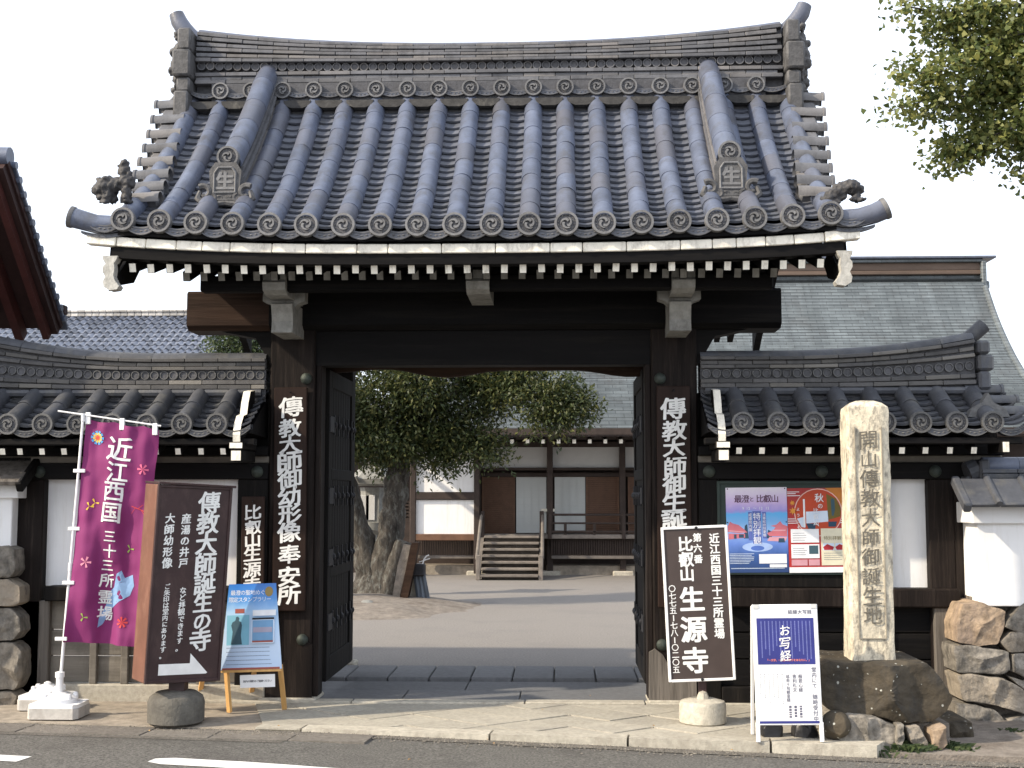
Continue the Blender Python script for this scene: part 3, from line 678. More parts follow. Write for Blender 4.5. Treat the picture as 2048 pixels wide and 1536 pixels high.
# rafters
def rafter(w, h, L_, m2): b = B(); b.cbox(-w/2, w/2, 0, L_, -h/2, h/2, .004, 0, None, 1); return b.mesh('rafter', [darkh, m2])
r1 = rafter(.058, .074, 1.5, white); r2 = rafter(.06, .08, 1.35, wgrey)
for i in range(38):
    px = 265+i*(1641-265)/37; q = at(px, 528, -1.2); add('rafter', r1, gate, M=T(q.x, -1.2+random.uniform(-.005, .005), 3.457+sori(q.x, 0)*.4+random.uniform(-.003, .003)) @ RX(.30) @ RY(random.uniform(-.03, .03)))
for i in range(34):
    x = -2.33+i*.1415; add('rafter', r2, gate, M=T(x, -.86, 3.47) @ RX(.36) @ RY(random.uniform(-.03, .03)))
for i in range(36):
    x = -2.5+i*.1425; add('rear_rafter', bpy.data.meshes.get('rear_rafter') or B().cbox(-.03, .03, -1.9, 0, -.04, .04, .004).mesh('rear_rafter', darkh), gate, M=T(x, 2.9, 3.40) @ RX(-.42))
# bargeboards following the slopes
def barge(sd, prof, x, y0, n, h, name, noseY):
    b = B(); ring = []
    for i in range(n+1):
        y, z, a = prof.arc(prof.L*i/n); s_ = sori(2.8, i/n)
        hh = h*(1-.25*i/n)
        ring.append((y, z-.10+s_-(.10*max(0, 1-i/3) if noseY < 0 else 0), hh))
    y, z, h_ = ring[0]; ring = [(noseY, (3.555 if noseY < 0 else z-.035), h_*.98)]+ring[1:]
    for (y, z, hh) in ring:
        for (u, v_) in ((-.035, 0), (.035, 0), (.035, -hh), (-.035, -hh)): b.v.append((x+u, y, z+v_))
    m = len(ring)
    for i in range(m-1):
        for j in range(4): b.f.append([i*4+j, i*4+(j+1) % 4, (i+1)*4+(j+1) % 4, (i+1)*4+j]); b.m.append(0)
    b.f += [[0, 1, 2, 3], [(m-1)*4+3, (m-1)*4+2, (m-1)*4+1, (m-1)*4]]; b.m += [0, 0]
    return add(name, b.mesh(name, darkh), gate)
for sd in (-1, 1):
    bg_ = barge(sd, P, sd*2.80, -1.2, 14, .26, 'bargeboard', -1.2); barge(sd, PR, sd*2.78, 2.9, 14, .3, 'rear_bargeboard', 3.0)
    q0 = at(205 if sd < 0 else 1690, 490, -1.24)
    X = sd*2.80; pts = [(-.06, 0), (.06, 0), (.045, -.035), (.03, -.055), (.035, -.1), (.028, -.15), (.04, -.19), (.075, -.235), (.06, -.26), (.0, -.268), (-.045, -.24), (-.052, -.2), (-.035, -.16), (-.055, -.125), (-.055, -.085), (-.035, -.06), (-.055, -.03)]
    b = B(); b.prism([(X-sd*p[0], p[1]) for p in pts], 1, 0, .1); add('bargeboard_end', b.mesh('bargeboard_end', wwhite), bg_, M=T(0, -1.285, 3.562))
    b = B(); b.prism([(.0, 0), (.0, -.1), (.35, -.02), (.5, .12), (.3, .22)], 0, X-.03, X+.03); add('bargeboard_hook', b.mesh('bargeboard_hook', darkh), bg_, M=T(0, -1.16, 3.45))
# purlins, arms, brackets
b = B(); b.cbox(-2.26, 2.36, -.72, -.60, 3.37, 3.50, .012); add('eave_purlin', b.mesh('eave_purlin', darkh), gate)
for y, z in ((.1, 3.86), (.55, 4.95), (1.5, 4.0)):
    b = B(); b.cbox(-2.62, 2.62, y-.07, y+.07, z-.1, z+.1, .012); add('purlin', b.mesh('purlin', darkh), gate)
b = B(); b.box(-2.32, 2.5, .05, .1, 3.4, 3.86); add('light_block_board', b.mesh('light_block_board', dark), gate)  # box added to block light between lintel and rafters
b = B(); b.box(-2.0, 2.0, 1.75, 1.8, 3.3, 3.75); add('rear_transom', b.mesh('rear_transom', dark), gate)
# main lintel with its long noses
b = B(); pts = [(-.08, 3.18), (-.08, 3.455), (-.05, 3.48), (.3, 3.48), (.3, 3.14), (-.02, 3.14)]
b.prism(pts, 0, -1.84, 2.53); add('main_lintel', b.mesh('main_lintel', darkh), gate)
b = B(); b.prism(pts, 0, -2.555, -1.842); add('lintel_nose', b.mesh('lintel_nose', brown), gate)  # left nose browner than the beam: sunlight put into its colour
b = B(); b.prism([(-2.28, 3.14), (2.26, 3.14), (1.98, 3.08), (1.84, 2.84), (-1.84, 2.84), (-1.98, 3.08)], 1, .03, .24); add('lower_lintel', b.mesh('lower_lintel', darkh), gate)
n = 24; b = B()
for i in range(n+1):                                              # old curved log under the lintel
    x = -1.5+3.0*i/n; zc = 2.91+.03*math.sin(i*.5)-.05*((x-.0)/1.5)**2*0; r = .085+.015*math.sin(i*.9)
    for j in range(10): a = 2*PI*j/10; b.v.append((x, .62+r*math.cos(a), zc+r*math.sin(a)))
for i in range(n):
    for j in range(10): b.f.append([i*10+j, i*10+(j+1) % 10, (i+1)*10+(j+1) % 10, (i+1)*10+j]); b.m.append(0)
add('curved_log', b.mesh('curved_log', brown, True), gate)
for x in (-1.6, 1.6):
    b = B(); b.cbox(x-.09, x+.09, .1, 2.6, 3.0, 3.25, .02); add('cross_beam', b.mesh('cross_beam', dark), gate)
for x in (-1.64, .0, 1.64):
    b = B(); pts = [(-.78, 3.37), (-.80, 3.43), (-.775, 3.455), (-.80, 3.52), (.1, 3.52), (.1, 3.34), (-.7, 3.34)]
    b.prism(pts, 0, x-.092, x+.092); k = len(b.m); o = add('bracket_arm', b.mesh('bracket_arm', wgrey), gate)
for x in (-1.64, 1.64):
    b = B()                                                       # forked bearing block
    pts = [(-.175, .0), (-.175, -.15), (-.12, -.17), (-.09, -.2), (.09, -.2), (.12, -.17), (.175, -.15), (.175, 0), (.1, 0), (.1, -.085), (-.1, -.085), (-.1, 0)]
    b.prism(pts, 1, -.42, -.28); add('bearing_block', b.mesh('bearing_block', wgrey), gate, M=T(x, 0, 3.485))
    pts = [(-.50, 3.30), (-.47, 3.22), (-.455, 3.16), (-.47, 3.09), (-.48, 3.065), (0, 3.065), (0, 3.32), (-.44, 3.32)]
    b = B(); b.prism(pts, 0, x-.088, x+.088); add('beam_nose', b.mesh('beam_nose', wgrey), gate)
# pillars
for sd, x0, x1 in ((-1, -1.84, -1.45), (1, 1.43, 1.82)):
    b = B(); b.cbox(x0, x1, 0, .26, .02, 3.16, .014); pl = add('pillar', b.mesh('pillar', brownv), gate)
    b = B(); b.cbox(x0-.05, x1+.05, -.06, .34, -.03, .03, .015); add('plinth', b.mesh('plinth', granite), pl)
    for (px, py) in (((612, 757), (604, 1280)) if sd < 0 else ((1320, 757), (1325, 1290))):
        q = at(px, py, -.02); b = B(); b.lathe([(.045, 0), (.05, .01), (.042, .028), (.02, .04), (.001, .043)], 16, 0, T(q.x, -.0, q.z) @ RX(PI/2)); add('nail_cover', b.mesh('nail_cover', bronze, True), pl)
    xi = x1 if sd < 0 else x0
    b = B(); b.cbox(min(xi, xi-sd*.05), max(xi, xi-sd*.05), .04, .24, .03, 2.86, .006); add('jamb', b.mesh('jamb', brownv), gate)
    b = B(); b.cbox(sd*1.56-.09, sd*1.56+.09, 2.1, 2.28, .02, 3.3, .012); rp = add('rear_pillar', b.mesh('rear_pillar', dark), gate)
    b = B(); b.cbox(sd*1.56-.14, sd*1.56+.14, 2.05, 2.33, -.02, .05, .015); add('plinth', b.mesh('plinth', granite), rp)
    # door leaf swung inwards
    xl = sd*1.405
    b = B(); 
    for (y0, y1, z0, z1) in ((.26, .40, .12, 2.83), (1.46, 1.60, .12, 2.83), (.40, 1.46, .12, .32), (.40, 1.46, 2.68, 2.83), (.40, 1.46, 1.0, 1.1), (.40, 1.46, 1.86, 1.96)): b.cbox(xl-.035, xl+.035, y0, y1, z0, z1, .006)
    dr = add('gate_door', b.mesh('gate_door', dark), gate)
    y = .41
    while y < 1.44:
        b = B(); b.cbox(xl-.02+sd*.0, xl+.02, y, y+.125, .3, 2.7, .004); add('plank', b.mesh('plank', dark), dr); y += .13
    for z in (.62, 1.18, 1.72, 2.35):
        x = xl-sd*.04; b = B(); b.box(x-.006, x+.006, .27, .46, z-.07, z+.07); add('strap_plate', b.mesh('strap_plate', iron), dr)
        for yy in (.5, .72, .95, 1.2, 1.42, 1.55):
            b = B(); b.cbox(x-.006, x+.006, yy-.016, yy+.016, z-.09, z+.09, .004); b.lathe([(.03, 0), (.034, .006), (.02, .02), (.001, .026)], 10, 0, T(x, yy, z) @ RY(-sd*PI/2)); add('door_fitting', b.mesh('door_fitting', iron), dr)
# grey repaired foot on the right pillar, patched foot on the left
b = B(); b.prism([(-.035, 0), (.36, 0), (.36, .25), (.24, .27), (.13, .29), (.085, .37), (.02, .42), (-.03, .39)], 1, -.035, -.001); add('repaired_foot', b.mesh('repaired_foot', grey), gate, M=T(1.42, 0, .03))
b = B(); b.prism([(-.385, 0), (.03, 0), (.03, .44), (-.02, .46), (-.09, .38), (-.15, .33), (-.2, .29), (-.28, .3), (-.385, .27)], 1, -.02, -.001); add('repaired_foot', b.mesh('repaired_foot', brownv), gate, M=T(-1.47, 0, .03))
# ------------------------------------------------------------ walls beside the gate
EDW = disc_mesh('eave_disc', .088, .06); EDW.materials[0] = tilew
tilewf = mat('wall_disc_rim', (.15, .15, .15), .65, .3, 25, .3, 80, .15, stain=(.07, .07, .065), sscale=14, samt=.5); EDW.materials[0] = tilewf
rtw = ring_tile(.038, 'ring_tile'); rtw.materials[0] = tilewf
tileww = mat('wall_ridge_tile', (.115, .112, .112), .65, .22, 9, .2, 60, .22, tint=(.16, .15, .135), stain=(.05, .05, .05), sscale=6, samt=.6)
WMESH = {}
def wall_roof(root, sd, xin, xdiscs, xend, flare):
    """sd -1 left, +1 right; xin the end at the gate, xend the outer end; flare(x) lifts the ridge"""
    PW = Prof(-.50, 2.31, .06, 2.60, .2); nbw = 2; Lw = PW.L/nbw; lo, hi = sorted((xin, xend))
    for x in xdiscs:
        for k in range(nbw):
            y, z, a = PW.arc(k*Lw)
            if 'b' not in WMESH: WMESH['b'] = half_tile(Lw+.06, .076, .075, 12, .0015).mesh('barrel_tile', tilew, True)
            add('barrel_tile', WMESH['b'], root, M=T(x, y, z+.004*k) @ RX(a+.03))
        add('eave_disc', EDW, root, M=T(x, -.535, 2.31) @ RY(random.uniform(-.5, .5)))
    nk = 6; Lk = PW.L/nk; pw = pan_tile(PITCH-.004, Lk+.05, .05, .016).mesh('pan_tile', tilew, True); cw = crescent(PITCH-.01, .052, .055, .08).mesh('eave_tile', [tilew, tilewf])
    xs = sorted(xdiscs); mids = [xs[0]-PITCH/2]+[(a+b)/2 for a, b in zip(xs[:-1], xs[1:])]+[xs[-1]+PITCH/2]
    for x in mids:
        for k in range(nk):
            y, z, a = PW.arc(k*Lk); add('pan_tile', pw, root, M=T(x, y, z+.02) @ RX(a-.10) @ RY(random.uniform(-.015, .015)))
        add('eave_tile', cw, root, M=T(x, -.52, 2.305))
        b = B(); b.tube([(-.1, 0, 0), (.1, 0, 0)], .035, 8); add('ridge_foot_tile', b.mesh('ridge_foot_tile', tilew, True), root, M=T(x, -.0, 2.605))
    b = B(); b.prism([(-.5, 2.235), (-.5, 2.25), (.06, 2.55), (.6, 2.25), (.6, 2.2)], 0, lo, hi); add('roof_boarding', b.mesh('roof_boarding', darkh), root)
    b = B(); b.prism([(.12, 2.66), (.62, 2.37), (.62, 2.30), (.12, 2.56)], 0, lo, hi); add('rear_slope', b.mesh('rear_slope', tilew), root)
    # ridge
    n = 30; b = B()
    for i in range(n):
        x0, x1 = lo+(hi-lo)*i/n, lo+(hi-lo)*(i+1)/n
        b.add([(x0, .02, 2.5), (x1, .02, 2.5), (x1, .02, 2.9+flare(x1)), (x0, .02, 2.9+flare(x0)), (x0, .2, 2.5), (x1, .2, 2.5), (x1, .2, 2.9+flare(x1)), (x0, .2, 2.9+flare(x0))], [(0, 1, 2, 3), (5, 4, 7, 6), (3, 2, 6, 7)])
    add('ridge_core', b.mesh('ridge_core', tiled), root)
    for li, (z0, h, fl, pr) in enumerate(((2.635, .036, .15, .045), (2.675, .036, .25, .03), (2.80, .03, .6, .035), (2.834, .034, .75, .02), (2.872, .03, .9, .045))):
        x = lo-(.14 if li % 2 else 0)
        while x < hi-.03:
            a0, a1 = max(x, lo), min(x+.29, hi); x += .29
            if a1-a0 < .04: continue
            xm = (a0+a1)/2; s_ = fl*(flare(a1)-flare(a0))/(a1-a0); m = B(); m.cbox(-(a1-a0)/2+.002, (a1-a0)/2-.002, 0, .18+2*pr, 0, h, .004)
            add('ridge_tile', m.mesh('ridge_tile', tileww), root, M=T(xm, .02-pr, z0+fl*flare(xm)+random.uniform(-.0015, .0015)) @ RY(-math.atan(s_)))
    nr = int((hi-lo)/.083)
    for i in range(nr): x = lo+.05+(hi-lo-.1)*i/(nr-1); add('ring_tile', rtw, root, M=T(x, .0-(.006 if i % 2 else 0), 2.757+.4*flare(x)))
    x = lo
    while x < hi-.05:
        a1 = min(x+.29, hi); s_ = (flare(a1)-flare(x))/(a1-x); m = B(); L_ = a1-x
        for i, xx in enumerate((0, .02, L_)):
            for j in range(11):
                a = PI*j/10; r = .112 if i else .114; m.v.append((xx, .11-r*math.cos(a), 2.895+.065*math.sin(a)))
        for i in range(2):
            for j in range(10): m.f.append([i*11+j, i*11+j+1, (i+1)*11+j+1, (i+1)*11+j]); m.m.append(0)
        m.v = [(p[0], p[1], p[2]-2.895) for p in m.v]
        add('cap_tile', m.mesh('cap_tile', tilew, True), root, M=T(x, 0, 2.898+flare(x)) @ RY(-math.atan(s_))); x = a1
    # bargeboard towards the gate, white edge; white block under it
    xb = xin+(.09 if sd > 0 else -.09)*1.2
    pts = [(-.05, 2.62), (-.2, 2.60), (-.27, 2.5), (-.31, 2.40), (-.42, 2.38), (-.5, 2.30), (-.53, 2.22), (-.52, 2.16), (-.46, 2.14), (-.3, 2.24), (-.05, 2.45)]
    b = B(); b.prism(pts, 0, xb-.03, xb+.03); k = len(b.m)
    o = add('bargeboard', b.mesh('bargeboard', [dark, white]), root)
    for pg in o.data.polygons:
        if pg.normal.y < -.12 and abs(pg.normal.x) < .5: pg.material_index = 1
    for (x0, x1, z0, z1, nm) in ((xb-.055, xb+.065, 2.10, 2.16, 'a'), (xb-.04, xb+.055, 2.0, 2.095, 'b')):
        b = B(); b.cbox(x0, x1, -.56, -.1, z0, z1, .008, 0, None, 1); add('purlin_end', b.mesh('purlin_end', [dark, white]), root)
    # rafters and beams
    rw = B().cbox(-.025, .025, 0, .5, -.03, .03, .003, 0, None, 1).mesh('rafter', [dark, white])
    return rw
for sd in (-1, 1):
    if sd < 0:
        root = thing('plastered_wall', 'timber framed wall with grey tiled roof left of the gate, behind the purple banner', 'wall', (-3, .1, 0))
        xs = [-2.154-i*.2895 for i in range(8)]; xin, xend = -1.88, -4.32
        fl = lambda x: .16*max(0, (-x-2.9)/1.4)**1.8
    else:
        root = thing('plastered_wall', 'timber framed wall with grey tiled roof right of the gate, carrying the posters', 'wall', (3, .1, 0))
        xs = [2.127+i*.2838 for i in range(8)]; xin, xend = 1.85, 4.16
        fl = lambda x: .15*max(0, (x-2.5)/1.65)**2.2
    rw = wall_roof(root, sd, xin, xs, xend, fl)
    pxs = [5, 40, 84, 128, 175, 222, 268, 312, 356, 402, 446] if sd < 0 else [1478, 1524, 1570, 1617, 1663, 1710, 1757, 1804, 1851, 1900, 1948]
    for p_ in pxs: q = at(p_, 900, -.46); add('rafter', rw, root, M=T(q.x, -.46, 2.085) @ RX(.38))
    lo, hi = (-4.4, -1.84) if sd < 0 else (1.82, 4.36)
    def bx(nm, x0, x1, y0, y1, z0, z1, m, c=.008, par=root):
        b = B(); b.cbox(x0, x1, y0, y1, z0, z1, c); return centred(b, nm, m, par)
    bx('eave_beam', lo, hi, -.50, -.42, 2.135, 2.19, darkh)
    bx('top_plate', lo, hi, -.06, .12, 2.06, 2.14, darkh); bx('grey_strip', lo, hi, .0, .06, 2.0, 2.06, greyh)
    bt_ = bx('tie_beam', lo, hi, -.03, .13, 1.86, 2.0, darkh)
    for p_ in ((515, 80) if sd < 0 else (1418, 1643, 1870)):
        q = at(p_, 945, -.03); b = B(); b.lathe([(.048, 0), (.052, .01), (.042, .026), (.02, .036), (.001, .038)], 16, 0, T(q.x, -.03, 1.925) @ RX(PI/2)); add('nail_cover', b.mesh('nail_cover', bronze, True), bt_)
    rail_x = (-3.72, -1.84) if sd < 0 else (1.99, 3.95)
    bx('rail', *rail_x, -.10, .10, .83 if sd < 0 else .80, .955, dark if sd < 0 else brownv, .012)
    b = B(); b.box(lo, hi, .08, .14, .95, 1.87); add('plaster_panel', b.mesh('plaster_panel', plaster), root)
    b = B(); b.box(lo, hi, .12, .2, 1.8, 2.6); add('wall_core', b.mesh('wall_core', dark), root)
    if sd < 0:
        for (a, c, z0, z1, m) in ((-4.03, -3.78, .0, 1.86, brownv), (-3.95, -3.70, .05, .83, grey), (-2.1, -1.84, .0, 1.86, dark), (-4.4, -4.03, 0, 1.86, dark)): bx('post', a, c, -.02, .1, z0, z1, m)
        bx('footing', -3.72, -1.84, -.03, .2, -.05, .13, granite)
        for k, (z0, z1) in enumerate(((.14, .36), (.365, .58), (.585, .83))): bx('board', -3.72, -1.84, .045, .08, z0, z1-.004, greyh, .006)
        for x in (-3.32, -3.05, -2.75, -2.4): bx('batten', x-.03, x+.03, .0, .045, .13, .83, greyh, .005)
    else:
        for (a, c, z0, z1, m) in ((3.73, 3.94, 0.0, 1.86, brownv), (3.74, 3.90, .05, .80, grey), (3.94, 4.08, 0, 1.86, brownv), (1.82, 1.99, .0, 1.86, dark), (2.35, 2.5, .1, .80, grey), (3.17, 3.25, .1, .8, grey)): bx('post', a, c, -.02 if m is not grey else -.07, .1, z0, z1, m)
        bx('panel_board', 1.99, 3.42, .0, .08, .955, 1.86, dark); bx('sill_beam', 1.99, 3.74, -.04, .1, .0, .14, dark)
        b = B(); b.box(1.99, 3.74, .085, .1, .0, .96); add('board_backing', b.mesh('board_backing', dark), root)
        for k, (z0, z1) in enumerate(((.14, .36), (.365, .58), (.585, .80))): bx('board', 1.99, 3.74, .03, .08, z0, z1-.004, greyh if k < 0 else darkh, .006)
        # ridge end: stepped blocks and horn
        X = 4.22
        for (z0, z1, dx) in ((2.86, 2.98, 0), (2.72, 2.86, .03), (2.56, 2.72, .0)): bx('ridge_end_block', X-.05, X+.05+dx, -.06, .3, z0+.05, z1+.045, tilew, .02)
        b = B(); b.tube([(3.95, .1, 2.98), (4.08, .1, 3.02), (4.18, .1, 3.09), (4.27, .1, 3.17)], [.06, .062, .064, .066], 12); add('ridge_horn', b.mesh('ridge_horn', tilew, True), root)
        for k in range(3):
            b = half_tile(.32, .055, .056, lip=.006); add('gable_tile', b.mesh('gable_tile', tilew, True), root, M=T(4.44+.07*k-.06, .02-k*.15, 2.60-k*.10) @ RZ(PI/2))
        b = B(); b.prism([(-.17, 0), (.17, 0), (.13, .07), (.04, .12), (.0, .2), (-.05, .12), (-.14, .06)], 1, -.02, .08); add('corner_ornament', b.mesh('corner_ornament', tilewf), root, M=T(4.14, -.34, 2.36))
        b = B(); b.cbox(4.17, 4.24, -.54, -.2, 2.06, 2.16, .01, 0, None, 1); add('purlin_end', b.mesh('purlin_end', [dark, white]), root)
        bx('tag', 4.02, 4.25, -.04, -.03, 1.93, 2.0, dplaster)

# ------------------------------------------------------------ stone footed side walls
def stone_px(pts, Y, depth=.3, bulge=.05, seed=0, m=rock, name='stone', parent=None):
    w_ = [at(p[0], p[1], Y) for p in pts]; c = sum(w_, Vector())/len(w_); res = []; rr = random.Random(seed)
    for i in range(len(w_)):                                        # subdivide and roughen the outline
        a, b_ = w_[i], w_[(i+1) % len(w_)]; l = (b_-a).length; k = max(3, int(l/.02))
        for j in range(k):
            t = min(max(j/k, .04), .96); p = a.lerp(b_, t); n_ = noise.noise(p*11+Vector((seed, 0, 0)))+.5*noise.noise(p*31); res.append(p+(p-c).normalized()*(.009*n_-.002))
    n = len(res); planes = []
    for k in range(5):
        a = rr.uniform(0, 6.28); planes.append((Vector((math.cos(a)*rr.uniform(.25, .75), -1, math.sin(a)*rr.uniform(.25, .75))).normalized(), bulge*rr.uniform(.45, .95)))
    b = B(); rings = [(1.0, depth), (1.0, .03), (.985, .0)]+[(1-.1*k, None) for k in range(1, 10)]
    for (s_, dy) in rings:
        for p in res:
            q = c+(p-c)*s_
            if dy is None:
                h_ = bulge*1.6*min(1, (1-s_)*3.2)**.6; v = Vector((q.x-c.x, 0, q.z-c.z))
                for (nn_, d_) in planes:                              # split faces
                    lim = (d_-nn_.x*v.x-nn_.z*v.z)/(-nn_.y); h_ = min(h_, lim+.0)
                h_ = max(h_, .004)+.010*noise.noise(q*9+Vector((seed, 5, 0)))+.006*noise.noise(q*28)+.003*noise.noise(q*70); y_ = Y-h_
            else: y_ = Y+dy
            b.v.append((q.x, y_, q.z))
    b.v.append((c.x, np.mean([v[1] for v in b.v[-n:]]), c.z))
    for i in range(len(rings)-1):
        for j in range(n): b.f.append([i*n+j, i*n+(j+1) % n, (i+1)*n+(j+1) % n, (i+1)*n+j]); b.m.append(0)
    k = (len(rings)-1)*n
    for j in range(n): b.f.append([k+j, k+(j+1) % n, k+n]); b.m.append(0)
    b.f.append(list(range(n))[::-1]); b.m.append(0)
    b.v = [tuple(Vector(v)-c) for v in b.v]
    me = b.mesh(name, m); me.shade_smooth(); me.set_sharp_from_angle(angle=R(35)); return add(name, me, parent, loc=c)
rw_ = thing('garden_wall', 'white plastered wall on rough stones with grey tiled coping at the right edge', 'wall', (4.5, -.2, 0))
stR = [[(1925, 1208), (1960, 1203), (2012, 1222), (2009, 1255), (1996, 1288), (1962, 1293), (1915, 1285), (1912, 1250)], [(2014, 1240), (2048, 1205), (2100, 1205), (2100, 1268), (2048, 1270), (2008, 1255)],
 [(2000, 1285), (2025, 1262), (2100, 1275), (2100, 1305), (2020, 1305)], [(1907, 1292), (1940, 1290), (2018, 1303), (2022, 1340), (2010, 1350), (1912, 1346)], [(2024, 1308), (2100, 1300), (2100, 1362), (2060, 1362), (2026, 1345)],
 [(1912, 1352), (1935, 1346), (2010, 1356), (2046, 1378), (2060, 1400), (2050, 1428), (1990, 1412), (1925, 1402)], [(2015, 1352), (2060, 1366), (2100, 1370), (2100, 1420), (2062, 1420), (2050, 1380)],
 [(1910, 1407), (1950, 1408), (1990, 1420), (2010, 1440), (2008, 1462), (1965, 1462), (1915, 1440)], [(2014, 1440), (2050, 1432), (2100, 1425), (2100, 1470), (2012, 1468)], [(1930, 1466), (2005, 1466), (2006, 1502), (1935, 1495)], [(2010, 1472), (2100, 1472), (2100, 1515), (2008, 1505)], [(1895, 1444), (1945, 1444), (1962, 1466), (1928, 1492), (1893, 1488)]]
for i, p in enumerate(stR): stone_px(p, -.40, .5, .05, i, rocko if i == 0 else rock, 'stone', rw_)
b = B(); b.box(4.0, 7.5, -.2, .3, -.1, .9); add('rubble_core', b.mesh('rubble_core', soil), rw_)
b = B(); b.cbox(4.01, 7.5, -.38, .1, .84, 1.52, .006); add('plaster_body', b.mesh('plaster_body', plaster), rw_)
b = B(); b.cbox(3.96, 7.5, -.43, .14, 1.50, 1.67, .006); add('plaster_cornice', b.mesh('plaster_cornice', plaster), rw_)
x = 3.86; k = 0
while x < 6:
    b = B(); b.cbox(0, .262, 0, .36, -.015, .02, .008); b.tube([(.255, 0, .02), (.255, .36, .02)], .028, 8)
    add('roof_tile', b.mesh('roof_tile', tilew, True), rw_, M=T(x, -.60, 1.64) @ RX(.62)); x += .27; k += 1
b = B(); b.prism([(3.83, -.03), (3.86, -.03), (3.86, .04), (3.83, .04)], 2, 0, 0.01) if False else b.cbox(-.03, .03, -.02, .38, -.05, .03, .01)
add('verge_tile', b.mesh('verge_tile', tilew), rw_, M=T(3.87, -.60, 1.64) @ RX(.62))
for (z0, z1, pr) in ((1.86, 1.90, .1), (1.905, 1.94, .08)):
    x = 4.1
    while x < 6:
        b = B(); b.cbox(0, .282, -.25-pr+.05, .1, z0, z1, .005); add('ridge_tile', b.mesh('ridge_tile', tilew), rw_, M=T(x, 0, 0)); x += .285
x = 4.14
while x < 6: b = B(); b.tube([(0, -.14, 1.965), (.282, -.14, 1.965)], .075, 12); add('cap_tile', b.mesh('cap_tile', tile, True), rw_, M=T(x, 0, 0)); x += .285
b = B(); b.tube([(4.02, -.14, 1.9), (4.1, -.14, 1.93)], [.1, .1], 14); b.cbox(4.09, 4.17, -.26, -.02, 1.84, 2.02, .015); o = add('ridge_end_tile', b.mesh('ridge_end_tile', tilew), rw_)
b = B(); b.box(4.0, 7.5, -.18, .12, 1.66, 1.88); add('coping_core', b.mesh('coping_core', tilew), rw_)
lw = thing('garden_wall', 'white plastered wall on large stones cut off by the left edge, beside the banner', 'wall', (-4.4, -.1, 0))
stL = [[(-60, 1095), (10, 1090), (28, 1098), (30, 1140), (22, 1155), (-60, 1158)], [(-60, 1160), (15, 1158), (40, 1172), (40, 1205), (28, 1214), (-60, 1214)], [(-60, 1216), (20, 1216), (40, 1232), (42, 1262), (26, 1282), (-60, 1282)], [(-60, 1286), (24, 1284), (42, 1300), (44, 1350), (30, 1380), (-60, 1382)], [(-60, 1385), (20, 1383), (34, 1392), (30, 1412), (-60, 1415)]]
for i, p in enumerate(stL): stone_px(p, -.22, .6, .05, i+30, rock, 'stone', lw)
b = B(); b.box(-7.5, -3.98, .0, .3, -.1, 1.3); add('rubble_core', b.mesh('rubble_core', soil), lw)
b = B(); b.cbox(-7.5, -4.0, -.14, .3, 1.26, 1.72, .006); add('plaster_body', b.mesh('plaster_body', plaster), lw)
b = B(); b.cbox(-7.5, -3.93, -.19, .34, 1.70, 1.83, .006); add('plaster_cornice', b.mesh('plaster_cornice', plaster), lw)
b = B(); b.cbox(-.0, .9, 0, .42, -.02, .03, .01); add('coping_slab', b.mesh('coping_slab', grey), lw, M=T(-4.75, -.35, 1.82) @ RX(.45))
b = B(); b.cbox(-.03, .03, 0, .42, -.06, .03, .01); add('verge_board', b.mesh('verge_board', dark), lw, M=T(-3.86, -.35, 1.80) @ RX(.55))
b = B(); b.cbox(-4.8, -3.9, .0, .25, 1.9, 2.06, .01); add('coping_beam', b.mesh('coping_beam', dark), lw)

# ------------------------------------------------------------ red timbered building at the left edge
rbld = thing('red_building', 'red timber gable with tiled verge rising at the left edge', 'building', (-6, 0, 0))
A0 = at(125, 640, 1.1); A1 = at(12, 325, .0); A1.x = A0.x = -4.0
A0 = Vector((-4.10, 1.15, 3.37)); A1 = Vector((-4.10, -.10, 4.60))
dv = (A0-A1).normalized(); up_ = Vector((0, -dv.z, dv.y)); up_ = Vector((0, dv.z*-1, dv.y)); 
def slab(nm, x0, x1, o0, o1, s0, s1, m):                    # pieces laid along the verge: o = below the slope, s = along it
    b = B(); vs = []
    for x in (x0, x1):
        for (s_, o_) in ((s0, o0), (s1, o0), (s1, o1), (s0, o1)): p = A1+dv*s_-up_*o_; sag = -.035*math.sin(PI*min(1, max(0, s_/1.78))); vs.append((x, p.y, p.z+sag))
    b.add(vs, [(0, 1, 2, 3), (4, 7, 6, 5), (0, 4, 5, 1), (1, 5, 6, 2), (2, 6, 7, 3), (3, 7, 4, 0)]); return add(nm, b.mesh(nm, m), rbld)
LV = (A0-A1).length
slab('roof', -8, -4.12, .02, .07, -.05, LV, redd)
slab('bargeboard', -4.26, -4.20, .072, .22, -.05, LV+.02, redw); slab('verge_board', -4.20, -4.14, .065, .14, -.05, LV+.02, redd)
slab('verge_rafter', -4.54, -4.46, .08, .2, -.05, LV+.05, redw); slab('rafter', -4.97, -4.89, .08, .19, -.05, LV+.05, redd)
for k in range(13):
    p = A1+dv*(LV*(k+.5)/12.5)-up_*-.02; sag = -.035*math.sin(PI*k/12.5)
    b = B(); b.cbox(-.25, .05, -.075, .08, -.02, .02, .01); b.tube([(.0, -.05, 0), (.06, -.05, 0.0)], .035, 8)
    add('verge_tile', b.mesh('verge_tile', tile), rbld, M=T(-4.15, p.y, p.z+sag) @ RX(-math.atan2(-dv.z, dv.y)))
b = B(); b.tube([(-4.8, -.14, 4.68), (-4.12, -.14, 4.66)], .085, 12); add('ridge_tile', b.mesh('ridge_tile', tile, True), rbld)
q = at(20, 555, .9); b = B(); b.cbox(-8, q.x+.1, .84, .98, q.z-.1, q.z+.06, .01); add('beam', b.mesh('beam', redw), rbld)
